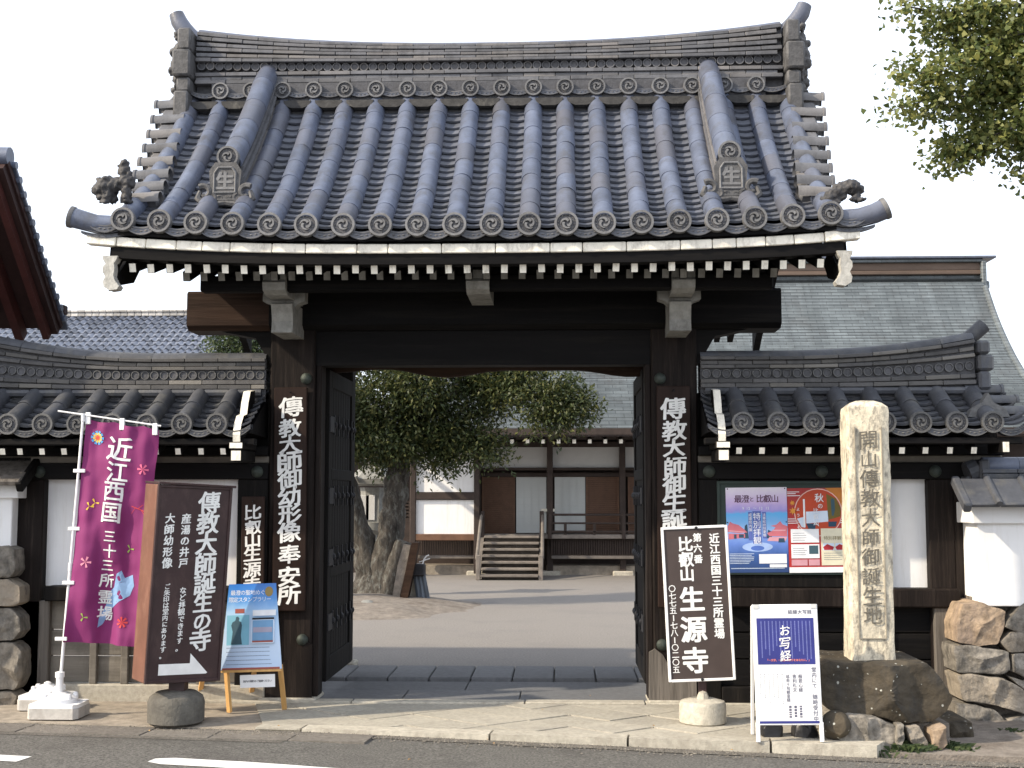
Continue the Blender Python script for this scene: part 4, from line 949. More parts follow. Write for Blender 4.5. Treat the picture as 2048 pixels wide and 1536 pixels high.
b = B(); b.cbox(q.x+.1, q.x+.16, .83, .99, q.z-.11, q.z+.07, .01); add('beam_end_cap', b.mesh('beam_end_cap', dplaster), rbld)
q = at(50, 628, 1.3); b = B(); b.cbox(-8, -4.1, 1.1, 1.2, q.z-.03, q.z+.06, .01); add('eave_beam', b.mesh('eave_beam', redd), rbld)
b = B(); b.box(-8, -4.75, -.6, 1.0, -.1, 4.6); add('wall', b.mesh('wall', redd), rbld)

# ------------------------------------------------------------ distant tiled hall, left
fh = thing('distant_hall', 'long distant hall with a wavy blue grey pantiled roof behind the left wall', 'building', (-24, 45, 0))
tf = mat('far_pantile', (.19, .21, .26), .42, .3, 4, .1, 20, .32, spec=.6)
PFh = Prof(42.4, 7.5, 47.5, 10.05, .15); 
y0_, z0_, a_ = PFh.arc(0); nrow = 10; ncol = 30; far_rest = B(); wt = .335; Lf = PFh.L/nrow
b = B()
for (yy, lift) in ((0, .05), (Lf*1.1, .0)):
    for j in range(9): u = j/8; b.v.append((u*wt, yy, lift+.07*math.sin(u*2*PI)*(1 if u < .5 else .55)))
for j in range(8): b.f.append([j, j+1, 9+j+1, 9+j]); b.m.append(0)
for j in range(8): k = len(b.v); b.v += [(j/8*wt, 0, b.v[j][2]-.05), ((j+1)/8*wt, 0, b.v[j+1][2]-.05)]; b.f.append([j, j+1, k+1, k]); b.m.append(0)
pmf = b.mesh('pantile', tf, True)
for r in range(nrow):
    y, z, a = PFh.arc(r*Lf)
    for c in range(ncol): add('pantile', pmf, fh, M=T(-13.2-(c+1)*wt+(r % 2)*0+random.uniform(-.01, .01), y, z+random.uniform(0, .02)) @ RX(a-.06))
for r in range(nrow):
    y, z, a = PFh.arc(r*Lf)
    for c in range(ncol, 44): far_rest.add([v.co for v in pmf.vertices], [list(p.vertices) for p in pmf.polygons], 0, T(-13.2-(c+1)*wt, y, z) @ RX(a-.06))
o = add('far_side_tiles', far_rest.mesh('far_side_tiles', tf, True), fh); o['kind'] = 'stuff'
b = B(); b.box(-30, -13.2, 42.4, 42.5, 7.3, 7.45); b.prism([(42.4, 7.4), (47.5, 9.95), (52.6, 7.4)], 0, -30, -13.25); add('roof', b.mesh('roof', tf), fh)
b = B(); b.box(-29, -14, 43.5, 51.5, -.1, 7.4); add('wall', b.mesh('wall', plaster), fh)
pls = mat('pale_ridge', (.42, .4, .37), .8, .3, 6, .1, 20, .3)
for c in range(40): b = B(); b.cbox(0, .33, 0, .3, 0, .19, .03); b.cbox(.0, .33, -.06, .36, .19, .3, .05); add('ridge_tile', b.mesh('ridge_tile', pls), fh, M=T(-13.2-(c+1)*.335, 47.3, 10.0))

# ------------------------------------------------------------ main hall
hl = thing('main_hall', 'low timber hall with wide shingled roof, seen through the gate and over the right wall', 'building', (2, 18, 0))
copper = mat('hall_roof_sheet', (.175, .20, .215), .5, .3, 1.6, .15, 30, 0, (1.6, .12, .12), stain=(.085, .088, .09), sscale=1.1, samt=.7, spec=.5)
cn = copper.node_tree; bt2 = cn.nodes.new('ShaderNodeTexBrick'); gg = cn.nodes.new('ShaderNodeNewGeometry'); mpp = cn.nodes.new('ShaderNodeMapping'); mpp.inputs['Scale'].default_value = (1.5, 1, 1)
sx = cn.nodes.new('ShaderNodeSeparateXYZ'); cx_ = cn.nodes.new('ShaderNodeCombineXYZ'); cn.links.new(gg.outputs['Position'], sx.inputs[0]); cn.links.new(sx.outputs[0], cx_.inputs[0]); cn.links.new(sx.outputs[2], cx_.inputs[1]); cn.links.new(cx_.outputs[0], bt2.inputs['Vector'])
bt2.inputs['Scale'].default_value = 1; bt2.inputs['Brick Width'].default_value = .33; bt2.inputs['Row Height'].default_value = .085; bt2.inputs['Mortar Size'].default_value = .006; bt2.inputs['Color1'].default_value = (1.1, 1.12, 1.12, 1); bt2.inputs['Color2'].default_value = (.72, .74, .75, 1); bt2.inputs['Mortar'].default_value = (.3, .3, .3, 1)
pb_ = cn.nodes['Principled BSDF']; lk = pb_.inputs['Base Color'].links[0].from_socket; mm_ = cn.nodes.new('ShaderNodeMix'); mm_.data_type = 'RGBA'; mm_.blend_type = 'MULTIPLY'; mm_.inputs[0].default_value = .9
cn.links.new(lk, mm_.inputs[6]); cn.links.new(bt2.outputs[0], mm_.inputs[7]); cn.links.new(mm_.outputs[2], pb_.inputs['Base Color'])
curve = [(15.0, 3.05), (15.9, 3.42), (17.6, 4.17), (18.5, 4.85), (19.2, 5.5), (19.7, 6.05), (20.4, 7.0)]
def cz(y):
    for a, c in zip(curve[:-1], curve[1:]):
        if y <= c[0]: t = (y-a[0])/(c[0]-a[0]); return a[1]+(c[1]-a[1])*t
    return curve[-1][1]
ys = np.linspace(15, 20.4, 400); zs = np.array([cz(y) for y in ys]); zs = np.convolve(np.pad(zs, 20, 'edge'), np.ones(41)/41, 'valid'); zs[0] = 3.05
al = np.concatenate([[0], np.cumsum(np.hypot(np.diff(ys), np.diff(zs)))]); nc = 62; b = B(); X0, X1 = -3.0, 11.0
for i in range(nc):
    y0, y1 = np.interp(al[-1]*i/nc, al, ys), np.interp(al[-1]*(i+1)/nc, al, ys); z0, z1 = np.interp(y0, ys, zs), np.interp(y1, ys, zs)
    b.add([(X0, y0, z0), (X1, y0, z0), (X1, y0, z0+.04), (X0, y0, z0+.04), (X1, y1, z1+.006), (X0, y1, z1+.006)], [(0, 1, 2, 3), (3, 2, 4, 5)])
n0 = len(b.v)
b.add([(X1, ys[k], zs[k]+.03) for k in range(0, 400, 20)]+[(X1, 20.8, 7.0), (X1, 20.8, 2.9), (X1, 15.0, 2.9)], [list(range(23))])
b.add([(X0, 20.4, 7.0), (X1, 20.4, 7.0), (X1, 27, 3.0), (X0, 27, 3.0)], [(0, 1, 2, 3)])
o = add('roof', b.mesh('roof', copper, False, False), hl)
b = B(); pp = [(X1+.0, ys[k], zs[k]+.03) for k in range(0, 400, 16)]; b.tube(pp, .07, 8); add('verge_roll', b.mesh('verge_roll', copper, True), hl)
rwood = mat('ridge_board', (.16, .115, .09), .8, .3, 4, .2, 30, .1, (.2, 1, 1))
for (z0, z1, d, m) in ((6.98, 7.12, .12, copper), (7.12, 7.22, .0, rwood), (7.225, 7.42, .04, rwood), (7.42, 7.5, -.06, copper), (7.5, 7.56, -.14, tile)):
    b = B(); b.cbox(X0, X1+.05+(.3 if z0 > 7.45 else 0), 20.5+d, 21.2-d, z0, z1, .015); add('ridge_course', b.mesh('ridge_course', m), hl)
b = B(); b.cbox(X1+.0, X1+.12, 20.4, 21.3, 6.7, 7.45, .03); b.cbox(X1+.05, X1+.2, 20.45, 21.2, 6.75, 6.95, .03); o = add('ridge_end', b.mesh('ridge_end', copper), hl)
def hb(nm, x0, x1, y0, y1, z0, z1, m=hallw, c=.01, par=hl): b = B(); b.cbox(x0, x1, y0, y1, z0, z1, c); return centred(b, nm, m, par)
def hp(px, py, Y=16.7): return at(px, py, Y)
b = B(); b.box(X0, X1, 14.98, 15.1, 2.93, 3.06); b.box(X0, X1, 15.0, 20.8, 2.9, 2.93); add('eave_edge', b.mesh('eave_edge', hallw), hl)
ra = B().cbox(-.04, .04, 0, 1.8, -.045, .045, .004, 0, None, 1).mesh('rafter', [hallw, white])
x = -3.2
while x < 3.2: add('rafter', ra, hl, M=T(x, 15.15, 2.80) @ RX(.12)); x += .318
ZF = .87
for px_, w_ in ((955, .13), (1100, .13), (1245, .13), (826, .12)):
    x = hp(px_, 1000).x; p_ = hb('post', x-w_/2, x+w_/2, 16.62, 16.75, .08, 2.9, hallw if px_ != 826 else hallw)
    hb('post_base', x-.22, x+.22, 16.5, 16.85, -.02, .09, granite, .02, p_)
for z0, z1, y, m in ((2.74, 2.86, 16.68, hallw), (2.24, 2.30, 16.72, hallw)): hb('tie_beam', -1.2, 2.6, y, y+.1, z0, z1, m)
b = B(); b.box(-1.2, 2.6, 16.80, 16.84, 2.25, 2.78); add('plaster_band', b.mesh('plaster_band', dplaster), hl)  # shade of the eave is in this band's colour
hb('lintel', -1.2, 2.6, 17.0, 17.1, 2.1, 2.2); b = B(); b.box(-9, 11, 17.3, 17.4, -.1, 3.6); add('back_wall', b.mesh('back_wall', hallw), hl)
hb('veranda_floor', -1.15, 2.7, 16.4, 17.3, ZF-.09, ZF, hallg)
def lattice(x0, x1, z0, z1, Y):                       # slatted door
    f = hb('slatted_door', x0, x1, Y, Y+.03, z0, z1, lead, .004)
    b = B(); z = z0+.03; 
    while z < z1-.02: b.box(x0+.02, x1-.02, Y-.02, Y+.0, z, z+.018); z += .042
    for x in (x0, x1-.035): b.box(x, x+.035, Y-.03, Y, z0, z1)
    o = add('slats', b.mesh('slats', lead), f); o['kind'] = 'stuff'
def shojid(x0, x1, z0, z1, Y):
    f = hb('paper_screen', x0, x1, Y, Y+.02, z0, z1, shoji, .004); b = B()
    for i in range(5): x = x0+(x1-x0)*i/4; b.box(x-.006, x+.006, Y-.008, Y+.001, z0, z1)
    for i in range(9): z = z0+(z1-z0)*i/8; b.box(x0, x1, Y-.006, Y+.0005, z-.005, z+.005)
    add('screen_grid', b.mesh('screen_grid', shoji), f)
YD = 17.05
def dx(px_): return at(px_, 1000, YD).x
for a, c in ((964, 1030), (1172, 1238), (1256, 1320)): lattice(dx(a), dx(c), ZF, 2.12, YD)
for a, c in ((1033, 1092), (1110, 1170)): shojid(dx(a), dx(c), ZF+.02, 2.12, YD)
# sunlit white bay standing forward
xa, xb_ = at(832, 1000, 16.3).x, at(948, 1000, 16.3).x
for (p0, p1) in ((928, 984), (1000, 1068)):
    z1, z0 = at(900, p0, 16.3).z, at(900, p1, 16.3).z; z1 = z1+.3 if p0 == 928 else z1; b = B(); b.box(xa, xb_, 16.33, 16.38, z0, z1); add('plaster_panel', b.mesh('plaster_panel', plaster), hl)
hb('bay_rail', xa-.1, xb_+.1, 16.26, 16.4, at(900, 999, 16.3).z, at(900, 985, 16.3).z, hallw); hb('bay_sill', xa-.1, xb_+.1, 16.26, 16.4, at(900, 1081, 16.3).z, at(900, 1068, 16.3).z, lead)
for x in (xa-.06, xb_+.06): hb('post', x-.06, x+.06, 16.25, 16.4, .05, 2.9, hallw)
hb('bay_lintel', xa-.1, xb_+.1, 16.26, 16.4, 2.62, 2.74)
sl_m = hallw
for (x0, x1) in ((xa, xb_), (.45, 2.6)):
    x = x0
    while x < x1: hb('floor_slat', x, x+.028, 16.5, 16.53, .42, ZF-.1, hallw, .003); x += .05
    hb('ground_rail', x0, x1, 16.48, 16.54, .35, .42, hallg)
    hb('foundation', x0-.1, x1, 16.7, 17.4, -.05, .2, dirt)
# stairs
sx0, sx1 = at(962, 1100, 15.9).x, at(1083, 1100, 15.9).x
for k in range(7):
    z = ZF-.02-k*.123; y = 16.35-k*.2; hb('tread', sx0+.05, sx1-.05, y-.25, y+.02, z-.05, z, hallg, .008)
    hb('riser', sx0+.06, sx1-.06, y-.02, y, z-.123, z-.051, hallg, .004)
for x in (sx0, sx1):
    b = B(); b.prism([(16.4, ZF), (16.4, ZF-.3), (15.1, -.0), (14.95, -.0), (14.95, .1)], 0, x-.04, x+.04); add('stringer', b.mesh('stringer', hallg), hl)
    b = B(); b.tube([(x-(.02 if x < sx0+.1 else -.02), 16.35, ZF+.42), (x-(.03 if x < sx0+.1 else -.03), 14.98, .42)], .035, 8); add('handrail', b.mesh('handrail', hallg, True), hl)
    hb('newel', x-.045, x+.045, 16.3, 16.39, ZF-.1, ZF+.5, hallw); hb('newel', x-.045, x+.045, 14.93, 15.02, -.0, .5, hallg)
# veranda railing
for z, h in ((ZF+.42, .05), (ZF+.24, .04), (ZF+.06, .05)): hb('rail', sx1+.1, 2.7, 16.38, 16.43, z-h/2, z+h/2, hallw)
x = sx1+.5
while x < 2.6: hb('rail_strut', x-.03, x+.03, 16.38, 16.43, ZF, ZF+.24, hallw, .005); x += .62
for x in (.42, 1.99): hb('rail_post', x-.04, x+.04, 16.36, 16.45, ZF-.1, ZF+.45, hallw)
b = B(); b.cbox(0, .3, 0, .01, 0, .06, .002); add('notice_strip', b.mesh('notice_strip', white), hl, M=T(dx(1082), 16.95, at(1090, 1023, 16.95).z))
# dark side wing and fence behind the tree, left of the hall
wg = thing('side_wing', 'dark boarded wing with slatted window and tan plaster, behind the tree trunks', 'building', (-4, 17, 0))
tan = mat('tan_plaster', (.38, .27, .15), .9, .1, 3, .1, 20, 0)
b = B(); b.box(-9, -2.7, 17.4, 17.6, -.1, 1.6); b.box(-9, -2.7, 17.38, 17.62, 1.6, 1.75); add('boarded_wall', b.mesh('boarded_wall', hallw), wg)
b = B(); b.box(-9, -2.7, 17.5, 17.6, 1.75, 2.8); add('plaster_wall', b.mesh('plaster_wall', tan), wg)
z = 1.2
while z < 1.75: b = B(); b.cbox(-3.1, -2.7, 17.3, 17.36, z, z+.04, .005); add('window_slat', b.mesh('window_slat', hallg), wg); z += .075
for x in (-5.2, -4.2, -3.15): b = B(); b.cbox(x-.06, x+.06, 17.28, 17.4, -.05, 2.9, .008); add('post', b.mesh('post', hallw), wg)
b = B(); b.prism([(16.6, 2.75), (16.6, 2.85), (19, 3.9), (19, 3.8)], 0, -9, -2.7); add('roof', b.mesh('roof', tilew), wg)
# ------------------------------------------------------------ trees
def leafmat(name, c1, c2, c3):
    m = bpy.data.materials.new(name); m.use_nodes = True; n = m.node_tree; b = n.nodes['Principled BSDF']; b.inputs['Roughness'].default_value = .5; b.inputs['Specular IOR Level'].default_value = .35
    g = n.nodes.new('ShaderNodeNewGeometry'); r = n.nodes.new('ShaderNodeValToRGB'); e = r.color_ramp.elements; e[0].color = (*c1, 1); e[1].color = (*c3, 1); k = e.new(.55); k.color = (*c2, 1)
    n.links.new(g.outputs['Random Per Island'], r.inputs[0]); n.links.new(r.outputs[0], b.inputs['Base Color'])
    tr = n.nodes.new('ShaderNodeBsdfTranslucent'); n.links.new(r.outputs[0], tr.inputs[0]); mx_ = n.nodes.new('ShaderNodeMixShader'); mx_.inputs[0].default_value = .28
    n.links.new(b.outputs[0], mx_.inputs[1]); n.links.new(tr.outputs[0], mx_.inputs[2]); n.links.new(mx_.outputs[0], n.nodes['Material Output'].inputs[0]); return m
lf1 = leafmat('oak_leaf', (.028, .042, .017), (.055, .075, .026), (.13, .13, .042))
lf2 = leafmat('ginkgo_leaf', (.065, .095, .025), (.15, .175, .055), (.25, .245, .07))
lf3 = leafmat('pine_green', (.03, .05, .02), (.05, .075, .03), (.09, .11, .045))
def leaves(clumps, n, size, fan=False, aspect=.42, droop=.3, sprig=10):
    """clumps: (centre, radii, weight); leaves hang in sprigs of about ten"""
    w_ = np.array([c[2] if len(c) > 2 else np.prod(c[1])**.66 for c in clumps], float); w_ /= w_.sum(); V = []; Fc = []
    ns = n//sprig; pick = rng.choice(len(clumps), ns, p=w_)
    d = rng.normal(size=(ns, 3)); d /= np.linalg.norm(d, axis=1)[:, None]; rad = rng.uniform(.25, 1, ns)**.45*rng.normal(1, .04, ns)
    C_ = np.array([clumps[i][0] for i in pick]); R_ = np.array([clumps[i][1] for i in pick]); sc = C_+d*R_*rad[:, None]
    N_ = ns*sprig; c = np.repeat(sc, sprig, 0)+rng.normal(size=(N_, 3))*size*1.5; dd = np.repeat(d, sprig, 0)
    a = rng.normal(size=(N_, 3))+dd*.8; a[:, 2] -= droop; a /= np.linalg.norm(a, axis=1)[:, None]
    s = rng.normal(size=(N_, 3)); s[:, 2] *= .4; s -= (s*a).sum(1)[:, None]*a; s /= np.linalg.norm(s, axis=1)[:, None]
    L_ = size*rng.uniform(.6, 1.25, N_)[:, None]
    if fan: P_ = [c, c+a*L_*.75+s*L_*.55, c+a*L_*.98, c+a*L_*.75-s*L_*.55]
    else: P_ = [c, c+a*L_*.45+s*L_*aspect*.5, c+a*L_, c+a*L_*.45-s*L_*aspect*.5]
    V = np.stack(P_, 1).reshape(-1, 3); F_ = np.arange(N_*4).reshape(-1, 4)
    me = bpy.data.meshes.new('foliage'); me.vertices.add(len(V)); me.vertices.foreach_set('co', V.ravel()); me.loops.add(N_*4); me.loops.foreach_set('vertex_index', F_.ravel())
    me.polygons.add(N_); me.polygons.foreach_set('loop_start', np.arange(N_)*4); me.update(calc_edges=True); return me
def trunk(b, pts, r, n=14, rough=.12):
    k = len(b.v); b.tube(pts, r, n)
    for i in range(k, len(b.v)):
        p = Vector(b.v[i]); nn_ = noise.noise(p*5)+.5*noise.noise(p*13); b.v[i] = (p.x+nn_*rough*.3, p.y+nn_*rough*.3, p.z)
def interp(pts, r, k=4):
    P_, Q = [], []
    for i in range(len(pts)-1):
        a0 = Vector(pts[max(i-1, 0)]); a1 = Vector(pts[i]); a2 = Vector(pts[i+1]); a3 = Vector(pts[min(i+2, len(pts)-1)])
        for j in range(k):
            t = j/k; P_.append(.5*((2*a1)+(a2-a0)*t+(2*a0-5*a1+4*a2-a3)*t*t+(3*a1-a0-3*a2+a3)*t**3)); Q.append(r[i]+(r[i+1]-r[i])*t)
    return P_+[Vector(pts[-1])], Q+[r[-1]]
tr = thing('courtyard_tree', 'old evergreen tree with forked knobbly trunk and dark crown in the courtyard', 'tree', (-2.3, 9.4, 0))
def Pt(px_, py, Y=9.4): return tuple(at(px_, py, Y))
for pts, r in (([Pt(735, 1215), Pt(742, 1170), Pt(728, 1100), Pt(703, 1010), Pt(688, 930), Pt(680, 860)], [.34, .26, .19, .16, .15, .12]), ([Pt(765, 1215), Pt(768, 1150), Pt(778, 1080), Pt(790, 1000), Pt(796, 940), Pt(810, 860), Pt(850, 800)], [.36, .28, .22, .19, .18, .15, .1])):
    b = B(); P_, Q = interp(pts, r, 8); trunk(b, P_, Q, 22, .16); add('trunk', b.mesh('trunk', bark, True), tr)
b = B()
for j in range(9):
    a = j*.7+.2; trunk(b, [(-2.3+math.cos(a)*.15, 9.4+math.sin(a)*.12, .35), (-2.3+math.cos(a)*.38, 9.4+math.sin(a)*.3, .12), (-2.3+math.cos(a)*.62, 9.4+math.sin(a)*.5, .0)], [.16, .12, .05], 8, .12)
b.tube([(-2.3, 9.4, -.05), (-2.3, 9.4, .2), (-2.31, 9.4, .4)], [.45, .36, .28], 16); add('root_flare', b.mesh('root_flare', bark, True), tr)
b = B()
for pts, r in (([Pt(800, 900), Pt(870, 810), Pt(960, 770), Pt(1060, 790, 9.0), Pt(1130, 800, 8.8)], [.13, .09, .07, .05, .02]), ([Pt(800, 880), Pt(860, 860), Pt(930, 860), Pt(980, 880)], [.1, .07, .05, .02]), ([Pt(695, 880), Pt(720, 800), Pt(760, 760)], [.1, .07, .04]), ([Pt(800, 880), Pt(830, 780), Pt(850, 700)], [.12, .09, .05])):
    P_, Q = interp(pts, r, 4); b.tube(P_, Q, 8)
o = add('limbs', b.mesh('limbs', bark, True), tr)
def cl(px_, py, Y, rx, rz_, w_=None): q = at(px_, py, Y); return ((q.x, q.y, q.z), (rx, rx*.8, rz_)) + ((w_,) if w_ else ())
CL = [cl(760, 800, 9.0, .50, .42), cl(830, 770, 8.8, .45, .4), cl(720, 850, 9.2, .45, .35), cl(775, 880, 9.0, .55, .28), cl(850, 850, 9.3, .5, .45), cl(920, 790, 9.5, .5, .5), cl(900, 880, 9.3, .45, .3), cl(960, 890, 9.2, .32, .25), cl(960, 750, 9.4, .4, .3), cl(1020, 740, 9.2, .3, .2), cl(1075, 800, 8.8, .42, .3), cl(1130, 810, 8.8, .38, .3), cl(1100, 840, 8.8, .3, .2), cl(1120, 770, 9, .3, .2), cl(1010, 775, 9.1, .34, .2), cl(1050, 765, 9., .3, .18), cl(990, 815, 9.3, .25, .2), cl(1165, 815, 8.8, .22, .16), cl(1000, 905, 9.2, .14, .12), cl(715, 905, 9.1, .25, .15), cl(700, 770, 9.5, .3, .3, .05), cl(800, 690, 9.4, .9, .5), cl(950, 660, 9.4, .8, .5), cl(1050, 690, 9.2, .5, .3), cl(780, 920, 9.4, .3, .15), cl(885, 925, 9.2, .3, .12)]
me = leaves(CL, 64000, .082, sprig=14); me.materials.append(lf1); o = add('crown', me, tr); o['kind'] = 'stuff'
# ginkgo reaching in from the right
gk = thing('ginkgo_tree', 'ginkgo tree whose yellow green branches hang in from the upper right', 'tree', (8.6, 4.5, 0))
b = B(); P_, Q = interp([(8.6, 4.5, -.1), (8.5, 4.4, 3), (8.2, 4.3, 7), (8.3, 4.2, 11)], [.4, .33, .25, .1], 5); trunk(b, P_, Q, 16, .1); add('trunk', b.mesh('trunk', bark, True), gk)
b = B(); G = []
def gp_(px_, py, Y=3.6): return Vector(at(px_, py, Y))
for pts in ([(2180, 20), (2000, 10), (1900, 25), (1800, 10)], [(2180, 60), (2020, 70), (1920, 130), (1850, 145), (1795, 128)], [(2180, 150), (2040, 180), (1950, 190), (1860, 200), (1780, 222)], [(2200, 170), (2080, 230), (1990, 270), (1920, 290), (1885, 310)], [(2200, 250), (2100, 260), (2050, 290), (2040, 345)], [(2150, 90), (2060, 120), (1990, 160), (1960, 230)], [(2150, 30), (2050, 40), (1980, 80), (1890, 80)]):
    P_, Q = interp([gp_(*p, 3.4+random.uniform(-.4, .4)) for p in pts], [.035, .022, .014, .008, .005][:len(pts)], 6); b.tube(P_, Q, 6)
    for i, p in enumerate(P_[2:]): 
        t = i/(len(P_)-2); G.append(((p.x, p.y, p.z-.03), (.20-.1*t, .22, .13-.05*t), .8 if t < .7 else .28))
b.tube([(8.3, 4.2, 7.4), gp_(2180, 60)], [.12, .04], 8); b.tube([(8.3, 4.2, 6.0), gp_(2200, 200)], [.12, .04], 8)
o = add('limbs', b.mesh('limbs', bark, True), gk)
G += [((lambda q: ((q.x, q.y, q.z), (r1, r1, r2), w_))(gp_(px_, py))) for px_, py, r1, r2, w_ in ((1960, 60, .4, .28, 5), (2020, 130, .38, .3, 4), (1990, 235, .32, .22, 3.2), (1900, 50, .25, .15, 2), (2040, 30, .4, .3, 4), (1960, 120, .2, .15, 1.5), (1900, 290, .16, .1, 1.), (1950, 265, .22, .1, 1.3), (2060, 210, .3, .25, 2), (1855, 90, .14, .09, .6))]
me = leaves(G, 13000, .066, True, droop=.9, sprig=9); me.materials.append(lf2); o = add('crown', me, gk); o['kind'] = 'stuff'
me = leaves([((8.4, 4.3, 9), (2.2, 2.2, 2.6))], 9000, .07, True, droop=.9, sprig=6); me.materials.append(lf2); o = add('crown', me, gk); o['kind'] = 'stuff'
# tree behind the left wall
t3 = thing('garden_tree', 'small green tree showing above the left wall beside the gate', 'tree', (-4, 8, 0))
b = B(); P_, Q = interp([(-4, 8, -.1), (-4.05, 8, 2), (-3.95, 8, 4)], [.12, .09, .04], 4); trunk(b, P_, Q, 10, .05); add('trunk', b.mesh('trunk', bark, True), t3)
me = leaves([cl(480, 690, 8, .42, .32), cl(530, 700, 8, .4, .3), cl(450, 715, 8, .3, .25), cl(500, 780, 8, .6, .5), cl(470, 668, 8, .2, .15)], 9000, .075); me.materials.append(lf3); o = add('crown', me, t3); o['kind'] = 'stuff'
# stump beside the tree
sp = thing('tree_stump', 'hollow cut stump with bluish edge leaning beside the forked tree', 'stump', (-1.9, 9.2, 0))
b = B(); P_, Q = interp([Pt(778, 1210, 9.2), Pt(795, 1140, 9.2), Pt(812, 1084, 9.2)], [.22, .19, .17], 6); trunk(b, P_, Q, 16, .1); add('shell', b.mesh('shell', bark, True), sp)
b = B(); pts = [(785, 1195), (800, 1195), (812, 1140), (822, 1090), (808, 1088), (796, 1130)]; w_ = [at(p[0], p[1], 8.98) for p in pts]; b.prism([(q.x, q.z) for q in w_], 1, 8.93, 9.1); add('hollow', b.mesh('hollow', soil), sp)
b = B(); pts = [(800, 1200), (815, 1200), (830, 1130), (838, 1085), (824, 1085), (812, 1140)]; w_ = [at(p[0], p[1], 8.95) for p in pts]; b.prism([(q.x, q.z) for q in w_], 1, 8.9, 9.15); add('split_plank', b.mesh('split_plank', brown), sp)
lsm = mat('lantern_stone', (.3, .3, .28), .85, .3, 12, .5, 60, .05, stain=(.16, .16, .15), sscale=8, samt=.6)
# stone post with tap trough
tp = thing('stone_water_stand', 'leaning stone post with a dark bucket on top beside the stump', 'stand', (-1.6, 9.3, 0))
b = B(); pts = [(818, 1203), (838, 1203), (842, 1128), (824, 1128)]; w_ = [at(p[0], p[1], 9.2) for p in pts]; b.prism([(q.x, q.z) for q in w_], 1, 9.15, 9.4); add('post', b.mesh('post', granite), tp)
bluew = mat('bluish_weathered_wood', (.13, .155, .19), .7, .5, 5, .3, 30, .1, (3, 1, .2))
for k, (a, c) in enumerate((((839, 1202), (828, 1128)), ((847, 1201), (836, 1130)), ((855, 1198), (843, 1132)))): b = B(); p, q = at(*a, 9.1), at(*c, 9.1); b.tube([p, q], [.045, .04], 6); add('stave', b.mesh('stave', bluew), tp)
b = B(); q0_, q1_ = at(822, 1152, 9.1), at(850, 1128, 9.1); b.cbox(q0_.x, q1_.x, 9.0, 9.25, q0_.z, q1_.z, .02); add('bucket', b.mesh('bucket', iron), tp)
b = B(); b.tube([at(845, 1128, 9.1), at(848, 1118, 9.1), at(853, 1112, 9.1), at(858, 1110, 9.1)], .012, 6); b.tube([at(838, 1124, 9.1), at(850, 1120, 9.1), at(860, 1117, 9.1)], .009, 6); add('tap', b.mesh('tap', whitep), tp)
# stone lantern
ln = thing('stone_lantern', 'tall grey stone lantern with curling roof behind the forked tree', 'lantern', (-2.65, 11, 0))
cxl = at(748, 1000, 11).x; zz = lambda py: at(748, py, 11).z
b = B(); b.lathe([(.42, -.02), (.42, .18), (.3, .26), (.2, .3)], 6, 0, T(cxl, 11, 0)); add('base', b.mesh('base', lsm), ln)
b = B(); b.lathe([(.15, .28), (.13, .5), (.13, zz(1070)), (.24, zz(1060)), (.25, zz(1045))], 12, 0, T(cxl, 11, 0)); add('shaft', b.mesh('shaft', lsm, True), ln)
b = B(); b.lathe([(.24, zz(1045)), (.23, zz(985)), (.25, zz(975))], 6, 0, T(cxl, 11, 0)); fb = add('fire_box', b.mesh('fire_box', lsm), ln)
for s_ in (-1, 1): b = B(); b.cbox(cxl-.13+s_*.0+(.02 if s_ > 0 else -.1), cxl-.05+(.1 if s_ > 0 else 0), 10.775, 10.80, zz(1040), zz(990), .01); add('window', b.mesh('window', dplaster), fb)
b = B(); b.lathe([(.27, zz(972)), (.44, zz(968)), (.46, zz(958)), (.33, zz(945)), (.22, zz(933)), (.15, zz(930))], 6, 0, T(cxl, 11, 0)); cp = add('lantern_roof', b.mesh('lantern_roof', lsm), ln)
b = B()
for j in range(6): a = j*PI/3; b.tube([(cxl+.3*math.cos(a), 11+.3*math.sin(a), zz(950)), (cxl+.44*math.cos(a), 11+.44*math.sin(a), zz(961)), (cxl+.5*math.cos(a), 11+.5*math.sin(a), zz(952))], [.03, .045, .03], 7)
add('roof_curl', b.mesh('roof_curl', lsm, True), cp)
b = B(); b.lathe([(.12, zz(931)), (.2, zz(922)), (.14, zz(915)), (.13, zz(905)), (.06, zz(890)), (.01, zz(882))], 12, 0, T(cxl, 11, 0)); add('finial', b.mesh('finial', lsm, True), ln)
b = B(); b.lathe([(.1, 0), (.12, .03), (.07, .07), (.001, .08)], 9, 0, T(-2.2, 8.0, .1)); thing('white_stone', 'single pale stone lying on the soil below the tree', 'stone', me=b.mesh('white_stone', lsm, True))
